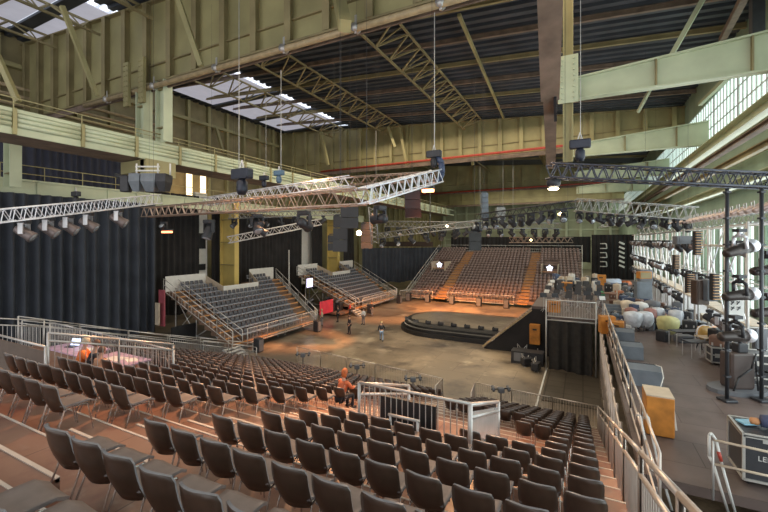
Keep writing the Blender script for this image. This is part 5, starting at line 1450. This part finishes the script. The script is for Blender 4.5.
# =====================================================================================
#                                   PEOPLE
# =====================================================================================
def skin_mesh(joints, edges, name, mt, parent=None, subs=1):
    me = bpy.data.meshes.new(name); keys = list(joints)
    me.from_pydata([joints[k][0] for k in keys], [(keys.index(a), keys.index(b)) for a, b in edges], [])
    o = bpy.data.objects.new(name, me); COL.objects.link(o)
    md = o.modifiers.new('skin', 'SKIN'); sv = me.skin_vertices[0] if me.skin_vertices else None
    if sv is None:
        bm_ = __import__('bmesh').new(); bm_.from_mesh(me); bm_.verts.layers.skin.verify(); bm_.to_mesh(me); bm_.free(); sv = me.skin_vertices[0]
    for i, k in enumerate(keys):
        r = joints[k][1]; sv.data[i].radius = r if isinstance(r, tuple) else (r, r); sv.data[i].use_root = (i == 0)
    md.use_smooth_shade = True
    sb = o.modifiers.new('sub', 'SUBSURF'); sb.levels = subs; sb.render_levels = subs
    me.materials.append(mt)
    if parent: o.parent = parent
    return o
SKIN = mat('skin', (.48, .28, .20), .5, 0, .05)
def person(loc, rz, label, top, legs, hair, pose='stand', hairlen=0, h=1.75):
    g = thing('person', label, 'person', loc, rz); s = h/1.75; g.scale = (s, s, s)
    V = Vector
    if pose == 'stand': hip = V((0, 0, .93)); lean = 0; kn = [V((-.1, .02, .5)), V((.12, .05, .5))]; an = [V((-.12, -.03, .08)), V((.14, .04, .08))]; ft = [V((-.13, .14, .04)), V((.16, .2, .04))]
    elif pose == 'walk': hip = V((0, 0, .91)); lean = .05; kn = [V((-.1, .18, .52)), V((.1, -.02, .48))]; an = [V((-.1, .25, .1)), V((.1, -.32, .14))]; ft = [V((-.1, .42, .05)), V((.1, -.2, .04))]
    else: hip = V((0, 0, .50)); lean = .12; kn = [V((-.12, .42, .50)), V((.14, .42, .50))]; an = [V((-.12, .42, .08)), V((.14, .38, .08))]; ft = [V((-.12, .58, .04)), V((.14, .54, .04))]
    ch = hip+V((0, lean*.7, .28)); nk = hip+V((0, lean, .55)); hb = nk+V((0, lean*.2+.01, .07)); hd = nk+V((0, lean*.3+.03, .17)); ht = hd+V((0, .0, .10))
    J = {'hip': (hip, (.15, .11)), 'ch': (ch, (.17, .12)), 'nk': (nk, (.07, .06)), 'hb': (hb, .055), 'hd': (hd, (.078, .092)), 'ht': (ht, (.055, .065))}
    E = [('hip', 'ch'), ('ch', 'nk'), ('nk', 'hb'), ('hb', 'hd'), ('hd', 'ht')]
    arm = {'stand': ((V((-.25, .02, -.30)), V((-.24, .14, -.52))), (V((.27, -.02, -.30)), V((.27, .06, -.55)))),
           'walk': ((V((-.26, -.1, -.29)), V((-.26, -.02, -.54))), (V((.26, .08, -.29)), V((.24, .28, -.46)))),
           'sit': ((V((-.26, .10, -.27)), V((-.16, .34, -.36))), (V((.26, .10, -.27)), V((.14, .36, -.34))))}[pose]
    for i, sd in enumerate((-1, 1)):
        t = 'lr'[i]; sh = nk+V((sd*.17, 0, -.06)); el = nk+arm[i][0]; wr = nk+arm[i][1]
        J['sh'+t] = (sh, .062); J['el'+t] = (el, .045); J['wr'+t] = (wr, .030); E += [('ch', 'sh'+t), ('sh'+t, 'el'+t), ('el'+t, 'wr'+t)]
        dv = (wr-el).normalized(); J['pa'+t] = (wr+dv*.07, (.036, .022)); E.append(('wr'+t, 'pa'+t))
        for k in range(4):
            J['f%d%s' % (k, t)] = (wr+dv*(.15+.012*(1.5-abs(k-1.5)))+V((0, (k-1.5)*.021, -.01)), .009); E.append(('pa'+t, 'f%d%s' % (k, t)))
        J['th'+t] = (wr+dv*.07+V((-sd*.01, .055, -.02)), .010); E.append(('wr'+t, 'th'+t))
        J['tp'+t] = (hip+V((sd*.09, 0.01, -.05)), .085); J['kn'+t] = (kn[i], .058); J['an'+t] = (an[i], .038); J['ft'+t] = (ft[i], (.042, .03))
        E += [('hip', 'tp'+t), ('tp'+t, 'kn'+t), ('kn'+t, 'an'+t), ('an'+t, 'ft'+t)]
    skin_mesh(J, E, 'body', SKIN, g)
    def sub(keys, es, grow, nm, mt):
        q = {k: (J[k][0], tuple(x+grow for x in J[k][1]) if isinstance(J[k][1], tuple) else J[k][1]+grow) for k in keys}
        return skin_mesh(q, es, nm, mt, g)
    q = ['ch', 'hip', 'shl', 'ell', 'wrl', 'shr', 'elr', 'wrr', 'nk']
    JJ = dict(J); J['nk'] = (nk+V((0, 0, -.03)), (.085, .07))
    sub(q, [('hip', 'ch'), ('ch', 'nk'), ('ch', 'shl'), ('shl', 'ell'), ('ell', 'wrl'), ('ch', 'shr'), ('shr', 'elr'), ('elr', 'wrr')], .018, 'jacket', top)
    q = ['hip', 'tpl', 'knl', 'anl', 'tpr', 'knr', 'anr']
    sub(q, [('hip', 'tpl'), ('tpl', 'knl'), ('knl', 'anl'), ('hip', 'tpr'), ('tpr', 'knr'), ('knr', 'anr')], .015, 'trousers', legs)
    for i in (0, 1):
        m = MB(); a, b = an[i], ft[i]; m.bar(a+(a-b).normalized()*.05+V((0, 0, -.03)), b+V((0, 0, .0)), .10, .08); m.build('shoe', BLACK, g)
    m = MB(); M = Matrix.Translation(hd+V((0, -.018, .03)))
    m.lathe([(.02, .135), (.07, .115), (.098, .06), (.104, 0.0), (.098, -.04-hairlen*.4), (.07, -.06-hairlen)], 12, 0, M@Matrix.Rotation(-.25, 4, 'X')); m.build('hair', hair, g)
    fc = hd+V((0, .095, 0))
    m = MB()
    m.rings([[fc+V((-.014, -.006, -.035)), fc+V((.014, -.006, -.035)), fc+V((0, .028, -.028))], [fc+V((-.008, -.006, .012)), fc+V((.008, -.006, .012)), fc+V((0, .004, .012))]]); m.build('nose', SKIN, g)
    m = MB()
    for sd in (-1, 1): m.lathe([(.002, -.004), (.011, 0), (.002, .006)], 8, 0, Matrix.Translation(fc+V((sd*.032, -.012, .015)))@Matrix.Rotation(-PI/2, 4, 'X'))
    m.build('eyes', BLACK, g)
    m = MB(); m.bar(fc+V((-.022, -.005, -.055)), fc+V((.022, -.005, -.055)), .012, .008); m.build('mouth', mat('lips', (.40, .15, .13), .5), g)
    m = MB()
    for sd in (-1, 1): m.lathe([(.004, -.03), (.016, -.01), (.018, .015), (.005, .03)], 8, 0, Matrix.Translation(hd+V((sd*.088, 0, 0))))
    m.build('ears', SKIN, g)
    return g
DK = mat('dark cloth', (.02, .02, .025), .8); WH = mat('white cloth', (.75, .74, .72), .7); BL = mat('light blue jeans', (.22, .30, .42), .8); RD = mat('red cloth', (.55, .05, .04), .7)
ORG = mat('orange cloth', (.80, .20, .04), .7); BRH = mat('brown hair', (.10, .05, .03), .6); RDH = mat('orange red hair', (.45, .12, .03), .55, emit=None); BDH = mat('blond hair', (.5, .36, .18), .6); GRC = mat('grey cloth', (.18, .18, .19), .8)
def at(px, py): c = PZ(px, py, 0); return (c.x, c.y, 0)
person(at(349.5, 334), 2.6, 'person in black clothes standing in the arena, left of three', DK, DK, BRH)
person(at(363.5, 324.5), 2.9, 'person in a white coat standing in the arena, middle and furthest', WH, GRC, BRH)
person(at(381.5, 341), .5, 'person in dark top and light jeans walking in the arena', DK, BL, BDH, 'walk')
person(at(338, 322), 1.9, 'person in dark clothes at the entrance between the side tribunes', DK, DK, BRH)
person(at(350, 317), 2.2, 'person with a red top by the further side tribune', RD, DK, BRH)
for i, (px, py) in enumerate(((315, 324), (322, 326))):
    person(at(px, py), 1.2+i, 'person in beige top near the red banner, %s of two' % ('left', 'right')[i], mat('beige cloth', (.45, .36, .25), .8), GRC, BDH)
person(at(372, 316), 2.0, 'person in dark clothes by the railing of the further side tribune', DK, GRC, BRH)
# seated with orange hair, back to the camera
n = 10; person((-7.02, rowY(10)+.24, rowZ(10)-.03), -.2, 'seated person with long orange red hair on the aisle seat of the left block', mat('rust orange knit', (.50, .13, .05), .7), DK, RDH, 'sit', .10)
# desk people
person((-14.2, 6.6, zd), -.6, 'person in an orange jacket at the control desk', ORG, DK, mat('grey blond hair', (.5, .42, .3), .6), 'sit', h=1.85)
person((-13.5, 6.55, zd), -.3, 'person in a black jacket at the control desk beside the orange one', DK, DK, BRH, 'sit', h=1.85)
person((-12.9, 6.45, zd), .2, 'person leaning at the lilac lit table in a brownish top', mat('tan cloth', (.45, .25, .15), .7), DK, BRH, 'sit', h=1.7)
for i, (x, y) in enumerate(((-14.2, 6.45), (-13.5, 6.4), (-12.9, 6.3))):
    m = MB(); m.cbox((0, 0, .43), .42, .42, .05, 0, None, .04); m.box(-.2, .2, -.22, -.18, .46, .85)
    for a in (-1, 1):
        for b in (-1, 1): m.tube((a*.17, b*.17, .42), (a*.19, b*.19, 0), .015, 5, 1)
    tag(m.build('desk_chair', [BLKM, STEEL], None, (x, y, zd)), 'black chair under the %s person at the control desk' % ('orange jacketed', 'black jacketed', 'tan topped')[i], 'chair')
